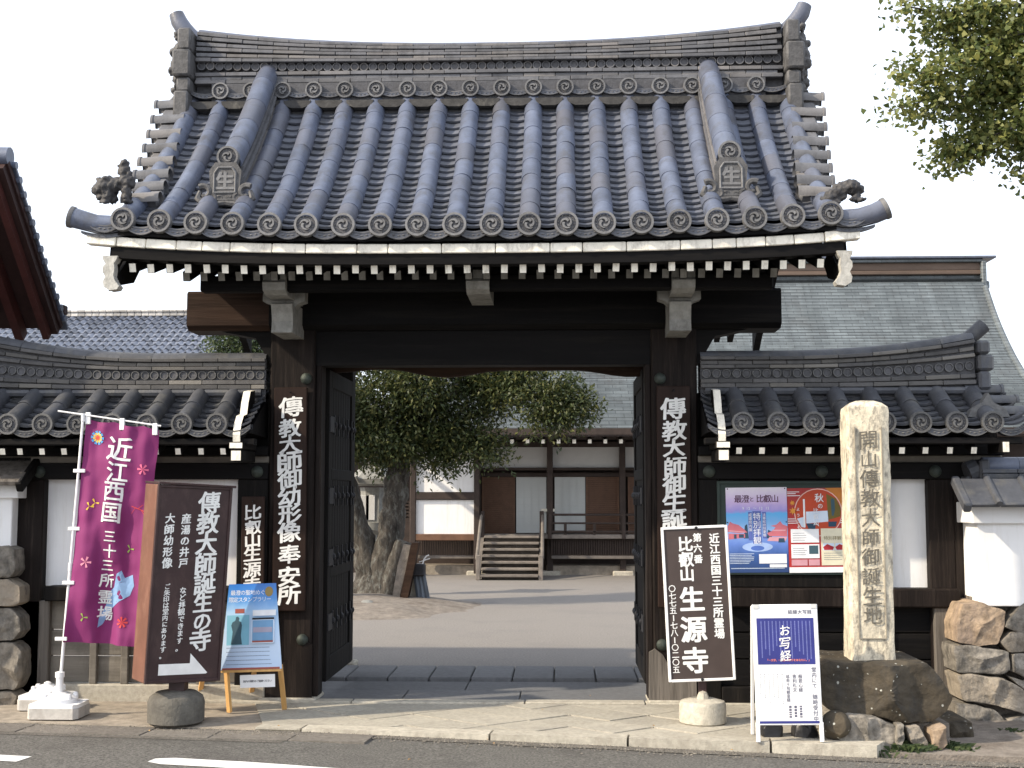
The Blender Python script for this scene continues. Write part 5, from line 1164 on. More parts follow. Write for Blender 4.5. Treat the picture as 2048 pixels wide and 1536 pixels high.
# ------------------------------------------------------------ stone marker, boulders
Y0m = -1.20
mk_ = mat('marker_stone', (.60, .54, .42), .85, .16, 18, .5, 60, 0, stain=(.13, .12, .105), sscale=20, samt=.8, slo=.47)
mt = thing('stone_marker', 'tall inscribed square stone pillar standing on the dark boulder', 'stone marker', (2.95, -1.2, .5))
zt, zb_ = 2.355, at(1740, 1322, -1.38).z; ml, mr = at(1693, 850, Y0m-.17), at(1785, 850, Y0m-.17); mcx = (ml.x+mr.x)/2; mw = (mr.x-ml.x)/2*.93; lean = RY(.012)
b = B(); n = 40
def mring(z, s_, j=0.0):
    out = []
    m = 12
    for sx_, sy_ in ((-1, -1), (1, -1), (1, 1), (-1, 1)):
        pass
    pts = []
    c_ = [(-1, -1), (1, -1), (1, 1), (-1, 1)]
    for i in range(4):
        a, q = c_[i], c_[(i+1) % 4]
        for k in range(8):
            t = .06+k/8*.94; x_, y_ = a[0]+(q[0]-a[0])*t, a[1]+(q[1]-a[1])*t
            n_ = noise.noise(Vector((x_*2, y_*2, z*4)))*.012+noise.noise(Vector((x_*7, y_*7, z*14)))*.006
            pts.append((x_*mw*s_+n_, y_*mw*s_+n_, z))
    return pts
L_ = [(zb_-.02, 1.02)]+[(zb_+(zt-zb_)*i/n, 1.03-.05*i/n) for i in range(n+1)]+[(zt+.025, .95), (zt+.055, .72), (zt+.075, .4), (zt+.08, .08)]
for z, s_ in L_: b.v += mring(z, s_)
for i in range(len(L_)-1):
    for j in range(32): b.f.append([i*32+j, i*32+(j+1) % 32, (i+1)*32+(j+1) % 32, (i+1)*32+j]); b.m.append(0)
b.f.append([(len(L_)-1)*32+j for j in range(32)]); b.m.append(0)
Mm = T(mcx, Y0m, 0) @ RZ(-.06); add('shaft', b.mesh('shaft', mk_, True), mt, M=Mm)
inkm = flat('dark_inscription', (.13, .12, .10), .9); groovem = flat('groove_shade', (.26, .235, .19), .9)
zs0 = at(1740, 880, Y0m-.2).z; zs1 = at(1740, 1233, Y0m-.2).z; stp = (zs0-zs1)/9
b = letters([('開山傳教大師御誕生地', .0, zs0, .135, stp)], 0, .010, .6)
b.v = [(v[0], -(mw*(1.03-.05*(v[2]-zb_)/(zt-zb_)))-.012+noise.noise(Vector((v[0]*14, -2*1., v[2]*4)))*.0, v[2]) for v in b.v]
for i, v in enumerate(b.v): b.v[i] = (v[0], v[1]+.004*noise.noise(Vector((v[0]*30, 3, v[2]*30))), v[2])
add('inscription', b.mesh('inscription', inkm), mt, M=Mm)
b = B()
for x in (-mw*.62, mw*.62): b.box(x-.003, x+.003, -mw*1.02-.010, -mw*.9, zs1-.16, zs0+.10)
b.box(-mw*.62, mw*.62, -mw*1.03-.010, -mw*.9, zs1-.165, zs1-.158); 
for i, p in enumerate(b.v): pass
add('panel_groove', b.mesh('panel_groove', groovem), mt, M=Mm)
def boulder(name, label, pts, Y, depth, seed, m, cat='boulder', group=None, cuts=(), sub=4, rough=1.):
    """irregular rock: a lump whose outline follows the given corners, with real depth"""
    w_ = [at(p[0], p[1], Y) for p in pts]; c = sum(w_, Vector())/len(w_); rads = [((q-c).x, (q-c).z) for q in w_]
    ang = [math.atan2(r[1], r[0]) for r in rads]; rr = [math.hypot(*r) for r in rads]; o_ = sorted(zip(ang, rr))
    A = np.array([a for a, _ in o_]); Rr = np.array([r for _, r in o_])
    A3 = np.concatenate([A-2*PI, A, A+2*PI]); R3 = np.concatenate([Rr]*3)
    rq = random.Random(int(seed*77)); pls_ = []; mr_ = float(np.mean(Rr))
    for k in range(11):
        a = rq.uniform(0, 6.28); el = rq.uniform(-.75, .75); nn_ = Vector((math.cos(a)*math.cos(el)*.75, -abs(math.sin(a))*math.cos(el) if k < 8 else .8, math.sin(el))).normalized(); ext = abs(nn_.x)*mr_+abs(nn_.y)*depth+abs(nn_.z)*mr_*.75; pls_.append((nn_, ext*rq.uniform(.55, .72)))
    bm = bmesh.new(); bmesh.ops.create_icosphere(bm, subdivisions=sub+1, radius=1)
    for v in bm.verts:
        p = v.co; h = math.hypot(p.x, p.z); a = math.atan2(p.z, p.x); r = float(np.interp(a, A3, R3))
        e = (h**2.2+abs(p.y)**2.2)**(1/2.2)                       # a fuller, blockier lump
        q = Vector((p.x/e*r if h > 0 else 0, p.y/e*depth, p.z/e*r)); w2 = q+Vector((seed*3.1, 0, 0))
        for (nn_, d_) in pls_:
            sd_ = q.dot(nn_)-d_
            if sd_ > 0: q -= nn_*sd_*.93
        q *= 1+rough*(.05*noise.noise(w2*4)+.035*noise.noise(w2*11)+.018*noise.noise(w2*28)+.008*noise.noise(w2*70))
        v.co = q
    me = bpy.data.meshes.new(name); bm.to_mesh(me); bm.free(); me.materials.append(m); me.shade_smooth(); me.set_sharp_from_angle(angle=R(30))
    return thing(name, label, cat, loc=(c.x, Y+depth*.0, c.z), me=me, group=group)
mossy = mat('mossy_rock', (.075, .06, .04), .8, .6, 5, .9, 25, 0, stain=(.035, .034, .032), sscale=3, samt=.9)
lc = mossy.node_tree; N = lc.nodes; vz = N.new('ShaderNodeTexVoronoi'); vz.inputs['Scale'].default_value = 15; tc_ = N.new('ShaderNodeTexCoord'); nd = N.new('ShaderNodeTexNoise'); nd.inputs['Scale'].default_value = 30; lc.links.new(tc_.outputs['Object'], nd.inputs[0])
am = N.new('ShaderNodeMath'); am.operation = 'MULTIPLY_ADD'; am.inputs[1].default_value = .35; lc.links.new(nd.outputs[0], am.inputs[0]); lc.links.new(vz.outputs['Distance'], am.inputs[2]); lc.links.new(tc_.outputs['Object'], vz.inputs[0])
rr_ = N.new('ShaderNodeValToRGB'); rr_.color_ramp.elements[0].position = .26; rr_.color_ramp.elements[0].color = (1, 1, 1, 1); rr_.color_ramp.elements[1].position = .31; rr_.color_ramp.elements[1].color = (0, 0, 0, 1); lc.links.new(am.outputs[0], rr_.inputs[0])
pbm = N['Principled BSDF']; src_ = pbm.inputs['Base Color'].links[0].from_socket; mm2 = N.new('ShaderNodeMix'); mm2.data_type = 'RGBA'; mm2.inputs[7].default_value = (.36, .36, .32, 1); lc.links.new(rr_.outputs[0], mm2.inputs[0]); lc.links.new(src_, mm2.inputs[6]); lc.links.new(mm2.outputs[2], pbm.inputs['Base Color'])
def rockpx(name, label, pts, Y, depth, seed, m, cat, bulge=.06):
    o = stone_px(pts, Y, depth, bulge, seed, m, name); o['label'] = label; o['category'] = cat; return o
rockpx('boulder', 'large dark mossy boulder with pale lichen spots carrying the stone pillar', [(1640, 1330), (1655, 1321), (1715, 1326), (1790, 1322), (1855, 1326), (1886, 1358), (1908, 1398), (1897, 1424), (1868, 1444), (1800, 1452), (1742, 1432), (1700, 1438), (1652, 1418), (1640, 1385)], -1.46, .7, 12, mossy, 'boulder', .15)
rockpx('foot_stone', 'broad brown flat faced rock under the left of the mossy boulder', [(1668, 1442), (1700, 1430), (1745, 1432), (1790, 1450), (1793, 1480), (1778, 1506), (1720, 1512), (1682, 1500)], -1.56, .5, 2, rock, 'rock')
rockpx('foot_stone', 'narrow upright grey stone wedged under the mossy boulder', [(1794, 1448), (1808, 1447), (1809, 1480), (1801, 1500), (1791, 1488)], -1.6, .3, 3, rock, 'rock', .03)
rockpx('foot_stone', 'slanted split stone with dark hollow under the boulder middle', [(1812, 1455), (1838, 1450), (1860, 1492), (1838, 1498), (1820, 1484)], -1.58, .4, 4, rock, 'rock', .04)
rockpx('foot_stone', 'small ochre stone under the right of the mossy boulder', [(1862, 1460), (1892, 1450), (1897, 1490), (1880, 1504), (1863, 1492)], -1.58, .3, 5, rocko, 'rock', .04)
rockpx('kerbside_stone', 'dark angular stone between the mossy boulder and the garden wall', [(1892, 1444), (1945, 1442), (1950, 1480), (1900, 1488)], -1.1, .5, 6, mossy, 'rock')
b = B(); q0, q1 = at(1660, 1440, -1.3), at(1890, 1440, -1.3); b.box(q0.x, q1.x, -1.4, -.9, -.1, q0.z); add('packed_earth', b.mesh('packed_earth', soil))['kind'] = 'structure'
boulder('ballast_lump', 'dark rounded rock beside the right foot of the white board', [(1646, 1434), (1675, 1422), (1700, 1440), (1702, 1456), (1680, 1476), (1646, 1472)], -1.55, .1, 7, mossy, 'lump', sub=4, rough=1.2)
boulder('ballast_lump', 'black lump under the white board by its left foot', [(1522, 1452), (1565, 1452), (1568, 1470), (1545, 1480), (1524, 1474)], -1.40, .1, 8, black, 'lump', sub=3, rough=.3)
boulder('ballast_lump', 'black lump under the white board near its right foot', [(1582, 1454), (1632, 1454), (1636, 1474), (1605, 1482), (1584, 1474)], -1.40, .1, 9, black, 'lump', sub=3, rough=.3)
# weeds at the foot of the boulder
V, Fc = [], []
for (px_, py, n_, s_) in ((1800, 1500, 160, .09), (1825, 1508, 200, .08), (1850, 1505, 100, .07), (1905, 1500, 120, .06), (1925, 1506, 80, .06), (2030, 1468, 50, .05), (1770, 1512, 60, .05)):
    q = atz(px_, py, -.08)
    for i in range(n_):
        x_, y_ = q.x+rng.normal(0, .05), q.y+rng.normal(0, .03); a = rng.uniform(0, 6.3); l = s_*rng.uniform(.5, 1.2); dx_, dy_ = math.cos(a), math.sin(a); k = len(V)
        V += [(x_-dy_*.003, y_+dx_*.003, -.09), (x_+dy_*.003, y_-dx_*.003, -.09), (x_+dx_*l*.35, y_+dy_*l*.35, -.08+l*.7), (x_+dx_*l*.9, y_+dy_*l*.9, -.08+l*.75)]; Fc += [[k, k+1, k+2], [k+2, k+1, k+3]]
me = bpy.data.meshes.new('weeds'); me.from_pydata(V, [], Fc); me.materials.append(lf3); o = add('weeds', me); o['kind'] = 'stuff'
b = B(); me = None
struct('rubble_verge', B().prism([kp(3.98, .05, 0)[:2], kp(12, .0, 0)[:2], (9, .2), (2.9, .2)], 2, -.12, -.055).mesh('rubble_verge', soil))

# ------------------------------------------------------------ signs
def board(name, label, cat, px4, Y, th, m, z0=None, yaw=0., lean=0., group=None, mats=None, edge=.006, turn=0.):
    """a board from its four photographed corners at depth Y: TL, TR, BR, BL; returns thing, frame matrix, w, h"""
    c = [at(p[0], p[1], Y) for p in px4]; ctr = sum(c, Vector())/4; w_ = ((c[1]-c[0]).length+(c[2]-c[3]).length)/2; h = ((c[0]-c[3]).length+(c[1]-c[2]).length)/2
    dn = ((c[3]+c[2])-(c[0]+c[1]))/2; tilt = math.atan2(dn.x, -dn.z)
    M = T(*ctr) @ RY(-tilt) @ RZ(turn) @ RX(lean)
    if turn: w_ /= math.cos(turn-.29)
    t = thing(name, label, cat, loc=(ctr.x, Y, 0), group=group)
    b = B(); b.cbox(-w_/2, w_/2, -th/2, th/2, -h/2, h/2, edge); add('board', b.mesh('board', mats or m), t, M=M); return t, M, w_, h
# long name boards on the pillars
name_m = mat('name_board', (.032, .019, .015), .55, .35, 4, .2, 30, .1, (1.5, 1, .12))
for (px4, Y, label, txt, u, z0p, z1p, size, nm) in (
    ([(549, 775), (615, 775), (611, 1222), (545, 1222)], -.035, 'long dark name board with eleven white characters on the left pillar', '傳教大師御幼形像奉安所', 582, 815, 1183, .165, 1),
    ([(1313, 772), (1380, 772), (1384, 1215), (1316, 1215)], -.035, 'long dark name board on the right pillar, its foot behind the framed brown sign', '傳教大師御生誕之地', 1347, 815, 1220, .17, 2),
    ([(484, 993), (530, 993), (527, 1300), (481, 1300)], -.06, 'shorter dark name board between the box sign and left pillar', '比叡山生源寺', 507, 1023, 1180, .125, 3)):
    t, M, w_, h = board('name_board', label, 'name board', px4, Y, .03, name_m)
    n_ = len(txt); Mi = M.inverted(); a = Mi @ at(u, z0p, Y); 
    if nm == 1: zl = [815, 857, 889, 924, 959, 993, 1028, 1065, 1109, 1153, 1190]; 
    elif nm == 2: zl = [818, 862, 896, 934, 969, 1005, 1041, 1080, 1120]
    else: zl = [1025, 1055, 1080, 1108, 1140, 1170]
    items = [(ch, 0 if nm != 3 else 0, (Mi @ at(u, z, Y)).z, size*(1.0 if i % 3 else 1.06)) for i, (ch, z) in enumerate(zip(txt, zl))]
    add('lettering', letters(items, -.017, .034, .9).mesh('lettering', ink), t, M=M)
    b = B(); b.tube([(0, -.02, h/2-.045), (0, -.03, h/2-.035)], .006, 6); add('hook', b.mesh('hook', iron), t, M=M)
# big leaning box sign
t, M, w_, h = board('box_sign', 'leaning dark brown box sign with white arrow on a round stone foot', 'sign', [(320, 972), (463, 972), (437, 1360), (292, 1369)], -1.12, .012, signb, edge=.003, turn=.66)
b = B(); b.cbox(-w_/2-.0, w_/2-.0, .01, .27, -h/2, h/2, .006, 0); bx_ = add('box_body', b.mesh('box_body', signs), t, M=M)
b = B()
for (x0, x1, z0, z1) in ((-w_/2, -w_/2+.02, -h/2, h/2), (w_/2-.02, w_/2, -h/2, h/2), (-w_/2+.02, w_/2-.02, h/2-.02, h/2), (-w_/2+.02, w_/2-.02, -h/2, -h/2+.025)): b.cbox(x0, x1, -.018, -.006, z0, z1, .003)
add('edge_frame', b.mesh('edge_frame', signb), t, M=M)
b = B(); b.cbox(-w_/2-.01, w_/2+.015, -.03, .28, h/2, h/2+.018, .005); add('lid', b.mesh('lid', signb), t, M=M @ RY(.012))
U = lambda u: -w_/2+u*w_; W = lambda v: h/2-v*h
it = [(c, U(.70), W(v), s_) for c, v, s_ in zip('傳教大師誕生の寺', (.085, .19, .295, .40, .50, .60, .695, .79), (.165, .17, .17, .17, .165, .16, .14, .17))]
it += [('産湯の井戸', U(.40), W(.17), .078, .084), ('大師幼形像', U(.185), W(.17), .078, .084), ('など拝観できます。', U(.42), W(.535), .052, .054), ('ご朱印は堂内にあります。', U(.21), W(.515), .046, .047)]
add('lettering', letters(it, -.0075, .032, .8).mesh('lettering', ink), t, M=M)
b = B(); b.prism([(U(.17), W(.96)), (U(.17), W(.905)), (U(.58), W(.905)), (U(.58), W(.855)), (U(.82), W(.955)), (U(.80), W(.96))], 1, -.009, -.0065); add('arrow', b.mesh('arrow', ink), t, M=M)
fx = at(357, 1380, -1.05); b = B(); b.cbox(fx.x-.06, fx.x+.06, -1.11, -.99, .2, .42, .006); add('post', b.mesh('post', signb), t)
fz = at(352, 1420, -1.05).x
b = B(); b.lathe([(.19, .0), (.212, .015), (.214, .16), (.2, .2), (.15, .235), (.06, .25), (.001, .25)], 28, 0, T(fz, -1.05, .0)); me = b.mesh('foot', granite, True); me.materials[0] = mat('dark_concrete', (.15, .14, .12), .9, .3, 12, .6, 60, 0, stain=(.07, .065, .06), sscale=6, samt=.6); add('foot', me, t)
# framed sign on the right
t, M, w_, h = board('framed_sign', 'brown sign with white metal frame on a pale round stone foot, before the right pillar', 'sign', [(1323, 1055), (1452, 1050), (1471, 1358), (1338, 1365)], -.95, .02, signg, edge=.003)
b = B()
for (x0, x1, z0, z1) in ((-w_/2-.004, -w_/2+.016, -h/2, h/2), (w_/2-.016, w_/2+.004, -h/2, h/2), (-w_/2+.016, w_/2-.016, h/2-.018, h/2+.002), (-w_/2+.016, w_/2-.016, -h/2-.002, -h/2+.018)): b.cbox(x0, x1, -.02, .015, z0, z1, .003)
add('frame', b.mesh('frame', whitep), t, M=M)
it = [(c, U(.80), W(v), .078) for c, v in zip('近江西国三十三所霊場', [.085+.0685*i for i in range(10)])]
it += [(c, U(.54), W(v), .066) for c, v in zip('第六番', (.075, .145, .215))]
it += [(c, U(.355), W(v), .115) for c, v in zip('比叡山', (.115, .215, .31))]
it += [(c, U(.41), W(v), s_) for c, v, s_ in zip('生源寺', (.475, .67, .87), (.19, .20, .20))]
add('lettering', letters(it, -.012, .034).mesh('lettering', ink), t, M=M)
it = [(c, U(.115), W(v), .056) for c, v in zip('〇七七五｜七八｜〇二〇五', [.40+.0475*i for i in range(12)])]
it = [(('l' if c == '｜' else c), x, z, s_) for c, x, z, s_ in it]
add('telephone_lettering', letters([i for i in it if i[0] != 'l'], -.012, .02).mesh('telephone_lettering', ink), t, M=M)
b = B()
for i in it:
    if i[0] == 'l': b.box(i[1]-.004, i[1]+.004, -.013, -.0105, i[2]-.022, i[2]+.022)
add('dash', b.mesh('dash', ink), t, M=M)
for s_, xx in ((1, .015), (-1, .0)):
    b = B(); b.lathe([(.012, 0), (.012, .01), (.001, .013)], 10, 0, T(xx, -.014, s_*(h/2-.012)) @ RX(PI/2)); add('bolt', b.mesh('bolt', iron), t, M=M)
pz = at(1405, 1400, -.9).x; b = B(); b.cbox(pz-.03, pz+.03, -.93, -.87, .2, .55, .006); add('post', b.mesh('post', signb), t)
b = B(); b.lathe([(.165, .0), (.18, .012), (.178, .14), (.165, .165), (.09, .185), (.03, .19), (.001, .19)], 28, 0, T(pz, -.9, .0)); add('foot', b.mesh('foot', granite, True), t)
b = B(); b.lathe([(.05, .0), (.04, .03), (.03, .05), (.001, .06)], 8, 0, T(pz, -.93, .185)); add('mortar_lump', b.mesh('mortar_lump', granite, True), t)
# white A board
Yb = -1.62
t, M, w_, h = board('standing_board', 'white folding board with blue panel in front of the mossy boulder', 'a-board', [(1504, 1208), (1636, 1210), (1643, 1450), (1512, 1448)], Yb, .02, whitep, lean=-.08)
navy = flat('navy_panel', (.035, .04, .2), .4); it = []
def patch(name, parent, M, x0, x1, z0, z1, m, y=-.002, th=.0015, par=None):
    b = B(); b.box(x0, x1, y-th, y, z0, z1); return add(name, b.mesh(name, m), parent, M=M)
patch('blue_panel', t, M, U(.06), U(.93), W(.50), W(.115), navy, -.0105)
patch('blue_strip', t, M, U(.05), U(.95), W(.985), W(.965), navy, -.0105)
add('title', letters([('お写経', U(.48), W(.22), .082, .088)], -.0135, .014, .8).mesh('title', ink), t, M=M)
palep = flat('pale_blue_print', (.16, .18, .42)); greyp = flat('grey_print', (.12, .12, .17))
add('sutra_print', small_print(U(.10), U(.90), W(.47), W(.14), 14, .0075, -.0125, True, .6, 0).mesh('sutra_print', palep), t, M=M)
add('red_line', letters([('「一文字、一文字の祈りをあなたに。」', U(.2), W(.465), .018, .0175, True)], -.0135, .02).mesh('red_line', flat('pink_print', (.8, .25, .2))), t, M=M)
b = letters([('堂内にて 随時受付中', U(.90), W(.545), .036, .0375), ('般若心経', U(.69), W(.60), .03, .031), ('舎利礼文', U(.60), W(.60), .03, .031), ('延命十句観音経', U(.50), W(.60), .026, .027), ('結縁大写経', U(.58), W(.065), .032, .034, True)], -.0115, .012)
add('black_print', b.mesh('black_print', greyp), t, M=M)
add('small_print', small_print(U(.05), U(.45), W(.9), W(.58), 6, .007, -.0105, True, .5, 0, 1.2).mesh('small_print', greyp), t, M=M)
q = small_print(U(.48), U(.72), W(.93), W(.84), 3, .018, -.0105, True, .9); add('price_print', q.mesh('price_print', greyp), t, M=M)
for u in (.02, .98):
    b = B(); b.cbox(U(u)-.014, U(u)+.014, -.012, .012, -h/2-.115, -h/2+.02, .003); add('leg', b.mesh('leg', whitep), t, M=M)
    b = B(); b.cbox(U(u)-.012, U(u)+.012, .02, .04, -h/2-.13, h/2-.02, .003); add('rear_leg', b.mesh('rear_leg', whitep), t, M=M @ T(0, .0, h/2) @ RX(.26) @ T(0, 0, -h/2))
for u in (.06, .94): patch('corner_clip', t, M, U(u)-.02, U(u)+.02, W(.035), W(.0), dplaster, -.0105, .004)
# easel with the blue poster
Ye = -.62
t, M, w_, h = board('easel', 'wooden easel holding a pale blue poster beside the left pillar', 'easel', [(456, 1170), (550, 1166), (567, 1340), (444, 1346)], Ye, .012, leadw, lean=-.14)
bluep = bpy.data.materials.new('sky_blue_poster'); bluep.use_nodes = True
def grad(m, stops, h, axis=2):
    n = m.node_tree; tcx = n.nodes.new('ShaderNodeTexCoord'); sp_ = n.nodes.new('ShaderNodeSeparateXYZ'); n.links.new(tcx.outputs['Object'], sp_.inputs[0]); mr = n.nodes.new('ShaderNodeMapRange'); mr.inputs[1].default_value = -h/2; mr.inputs[2].default_value = h/2
    n.links.new(sp_.outputs[axis], mr.inputs[0]); nz = n.nodes.new('ShaderNodeTexNoise'); nz.inputs['Scale'].default_value = 16; n.links.new(tcx.outputs['Object'], nz.inputs[0]); ad = n.nodes.new('ShaderNodeMath'); ad.operation = 'MULTIPLY_ADD'; ad.inputs[1].default_value = .10; ad.inputs[2].default_value = -.05; n.links.new(nz.outputs[0], ad.inputs[0])
    ad2 = n.nodes.new('ShaderNodeMath'); n.links.new(ad.outputs[0], ad2.inputs[0]); n.links.new(mr.outputs[0], ad2.inputs[1]); cr = n.nodes.new('ShaderNodeValToRGB'); e = cr.color_ramp.elements
    e[0].position = stops[0][0]; e[0].color = (*stops[0][1], 1); e[1].position = stops[-1][0]; e[1].color = (*stops[-1][1], 1)
    for p_, c in stops[1:-1]: k = e.new(p_); k.color = (*c, 1)
    n.links.new(ad2.outputs[0], cr.inputs[0]); b = n.nodes['Principled BSDF']; n.links.new(cr.outputs[0], b.inputs['Base Color']); b.inputs['Roughness'].default_value = .35
grad(bluep, [(0, (.42, .55, .75)), (.3, (.5, .62, .78)), (.68, (.38, .58, .8)), (.82, (.08, .28, .65)), (1, (.03, .17, .55))], h)
b = B(); wt_, wb_ = (at(550, 1166, Ye)-at(456, 1170, Ye)).length/2, (at(567, 1340, Ye)-at(444, 1346, Ye)).length/2
b.prism([(-wb_, -h/2+.02), (wb_, -h/2+.02), (wt_, h/2), (-wt_, h/2)], 1, -.014, -.0065); po = add('poster', b.mesh('poster', bluep), t, M=M)
t.children[0].data.vertices  # board stays behind the poster, narrowed to it
for v in t.children[0].data.vertices: v.co.x *= (wb_+(wt_-wb_)*(v.co.z/h+.5))/(w_/2)*.985
dk = flat('statue_print', (.05, .10, .13)); pl_ = flat('pale_print', (.62, .72, .85)); wp = flat('white_print', (.8, .82, .85)); rd = flat('dull_red_print', (.32, .09, .07)); bl = flat('blue_photo_print', (.16, .32, .52)); gd = flat('gold_print', (.3, .22, .08))
add('poster_title', letters([('最澄の聖地めぐり', -.155, h*.5-.07, .042, .04, True), ('限定スタンプラリー', -.17, h*.5-.125, .042, .038, True)], -.0150, .004).mesh('poster_title', wp), po, M=M)
b = B(); cy_ = h*.5-.065; b.prism([(.135+.033*math.cos(a*PI/8), cy_+.04*math.sin(a*PI/8)) for a in range(16)], 1, -.016, -.0145); add('emblem', b.mesh('emblem', gd), po, M=M)
patch('statue_backdrop', po, M, -.2, -.02, -.135, .10, flat('cyan_print', (.2, .45, .58)), -.0143, .0006)
b = B(); st_p = [(-.165, -.13), (-.075, -.13), (-.085, -.06), (-.078, .02), (-.085, .045), (-.105, .055), (-.1, .075), (-.112, .09), (-.128, .085), (-.13, .065), (-.135, .055), (-.155, .045), (-.165, .02), (-.152, -.03), (-.155, -.06)]
b.prism(st_p, 1, -.016, -.0150); add('statue_picture', b.mesh('statue_picture', dk), po, M=M)
patch('red_arrow', po, M, -.135, -.06, .115, .15, rd, -.0145); patch('leaflet_band', po, M, -.23, .23, -h/2+.02, -h/2+.035, rd, -.0142)
b = B(); b.box(.005, .185, -.04, -.0145, -.125, .06); hd = add('leaflet_holder', b.mesh('leaflet_holder', pl_), po, M=M)
patch('leaflet_picture', hd, M, .012, .178, -.105, .055, bl, -.0405, .001); patch('leaflet_hills', hd, M, .018, .172, -.04, .0, flat('mauve_print', (.35, .33, .42)), -.042, .001); patch('leaflet_band', hd, M, .012, .178, -.118, -.103, rd, -.0405, .001)
b = B(); b.box(.015, .20, -.05, -.046, .09, .135); fl_ = add('holder_flap', b.mesh('holder_flap', wp), po, M=M)
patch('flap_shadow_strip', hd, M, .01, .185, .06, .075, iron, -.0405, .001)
add('small_print', small_print(-.2, .2, -h/2+.045, -.14, 5, .006, -.0145, fill=.85).mesh('small_print', flat('slate_print', (.2, .25, .35))), po, M=M)
pm_ = T(*at(515, 1362, Ye-.03)) @ RY(-.04)
nt_ = thing('paper_notice', 'small white paper hanging below the blue poster on the easel', 'paper', loc=(0, 0, 0), M=pm_, me=None); b = B(); b.box(-.14, .14, 0, .002, -.05, .05); add('sheet', b.mesh('sheet', whitep), nt_, M=pm_)
add('print', letters([('館内の撮影はご遠慮ください', -.105, 0, .019, .0175, True)], -.001, .01).mesh('print', inkk), nt_, M=pm_)
for (a, c, Yt, Yb_, nm) in (((452, 1330), (459, 1425), -.63, -.71, 'leg'), ((560, 1330), (569, 1418), -.63, -.71, 'leg'), ((415, 1300), (398, 1398), -.35, -.12, 'rear_leg'), ((510, 1330), (502, 1398), -.35, -.15, 'rear_leg')):
    p, q = at(*a, Yt), atz(*c, 0); q.z = .002; dirv = (p-q); L_ = dirv.length; Mx = T(*q) @ dirv.to_track_quat('Z', 'Y').to_matrix().to_4x4(); b = B(); b.cbox(-.019, .019, -.014, .014, 0, L_, .002)
    add(nm, b.mesh(nm, leadw), t, M=Mx)
# purple banner
Yn = -.80
bn = thing('banner', 'purple vertical banner with white lettering on a white pole', 'banner', (-3.3, Yn, 0))
pb0 = at(119, 1385, Yn); pt0 = at(166, 838, Yn); b = B(); b.tube([pb0, pb0.lerp(pt0, .45)], .0125, 10); b.tube([pb0.lerp(pt0, .45), pt0], .0105, 10); b.tube([pb0.lerp(pt0, .44), pb0.lerp(pt0, .47)], .0165, 10); add('pole', b.mesh('pole', whitep, True), bn)
pa, pc = at(116, 822, Yn), at(322, 852, Yn); b = B(); b.tube([pa, pc], .007, 8); b.tube([pt0+Vector((0, 0, -.02)), pt0+Vector((.0, 0, .045))], .016, 8); add('crossbar', b.mesh('crossbar', whitep, True), bn)
purp = mat('purple_cloth', (.27, .028, .16), .75, .06, 3, .15, 120, 0)
TL, TR, BL, BR = at(172, 836, Yn), at(316, 856, Yn), at(131, 1283, Yn), at(273, 1293, Yn)
def cloth(u, v, off=0):
    p = TL.lerp(TR, u).lerp(BL.lerp(BR, u), v); z_ = .034*math.sin(u*6+v*4+1)*(.3+v)+.022*math.sin(u*15-v*7)*(.3+.7*v)+.012*noise.noise(Vector((u*9, v*3, 4)))+.010*noise.noise(Vector((u*5, v*14, 1)))+.012*math.exp(-((v-.03)/.05)**2)*math.sin(u*19)
    edge = .016*math.sin(v*9+.5)*u*u+.008*math.sin(v*23)*u
    return Vector((p.x+edge*(.5), p.y+z_-off, p.z-.018*abs(math.sin(u*PI*2.5))*(1 if v < .02 else 0)))
b = B(); nu, nv = 40, 110
for j in range(nv+1):
    for i in range(nu+1): b.v.append(tuple(cloth(i/nu, j/nv)))
for j in range(nv):
    for i in range(nu): b.f.append([j*(nu+1)+i, j*(nu+1)+i+1, (j+1)*(nu+1)+i+1, (j+1)*(nu+1)+i]); b.m.append(0)
add('cloth', b.mesh('cloth', purp, True, False), bn)
BW, BH = (TR-TL).length, (BL-TL).length
def on_cloth(b_, name, m):                               # flat artwork in (u, v) draped over the cloth
    bm = bmesh.new(); me_ = b_.mesh('t', m, False, False); bm.from_mesh(me_); bmesh.ops.triangulate(bm, faces=bm.faces); 
    for _ in range(2):
        ed = [e for e in bm.edges if e.calc_length() > .03]
        if ed: bmesh.ops.subdivide_edges(bm, edges=ed, cuts=1)
    bmesh.ops.triangulate(bm, faces=bm.faces)
    for v in bm.verts: u_, v_ = v.co.x/BW, -v.co.z/BH; v.co = cloth(u_, v_, .004)
    bm.to_mesh(me_); bm.free(); me_.name = name; return add(name, me_, bn)
def bu(px_, py):                                          # photographed point -> banner coordinates
    p = at(px_, py, Yn); v = (TL.z-p.z)/(TL.z-BL.z); v = (TL.z+(TR.z-TL.z)*.5-p.z)/(TL.z-BL.z); l = TL.lerp(BL, v); r_ = TR.lerp(BR, v); u = (p.x-l.x)/(r_.x-l.x); return u*BW, -v*BH
it = []
for ch, x_, y_, s_ in (('近', 240, 900, .20), ('江', 236, 946, .17), ('西', 229, 985, .17), ('国', 224, 1028, .17), ('三', 221, 1076, .10), ('十', 219, 1106, .11), ('三', 214, 1135, .10), ('所', 212, 1166, .115), ('霊', 208, 1200, .115), ('場', 206, 1233, .115)):
    x, z = bu(x_, y_); it.append((ch, x, z, s_))
on_cloth(letters(it, 0, .018), 'lettering', ink)
def polyz(pts): b_ = B(); b_.sheet([(p[0], 0, p[1]) for p in pts]); return b_
lk_ = [bu(*p) for p in ((232, 1150), (241, 1143), (247, 1158), (262, 1150), (266, 1172), (258, 1192), (236, 1206), (215, 1225), (200, 1255), (192, 1262), (195, 1240), (207, 1215), (212, 1192), (226, 1178))]
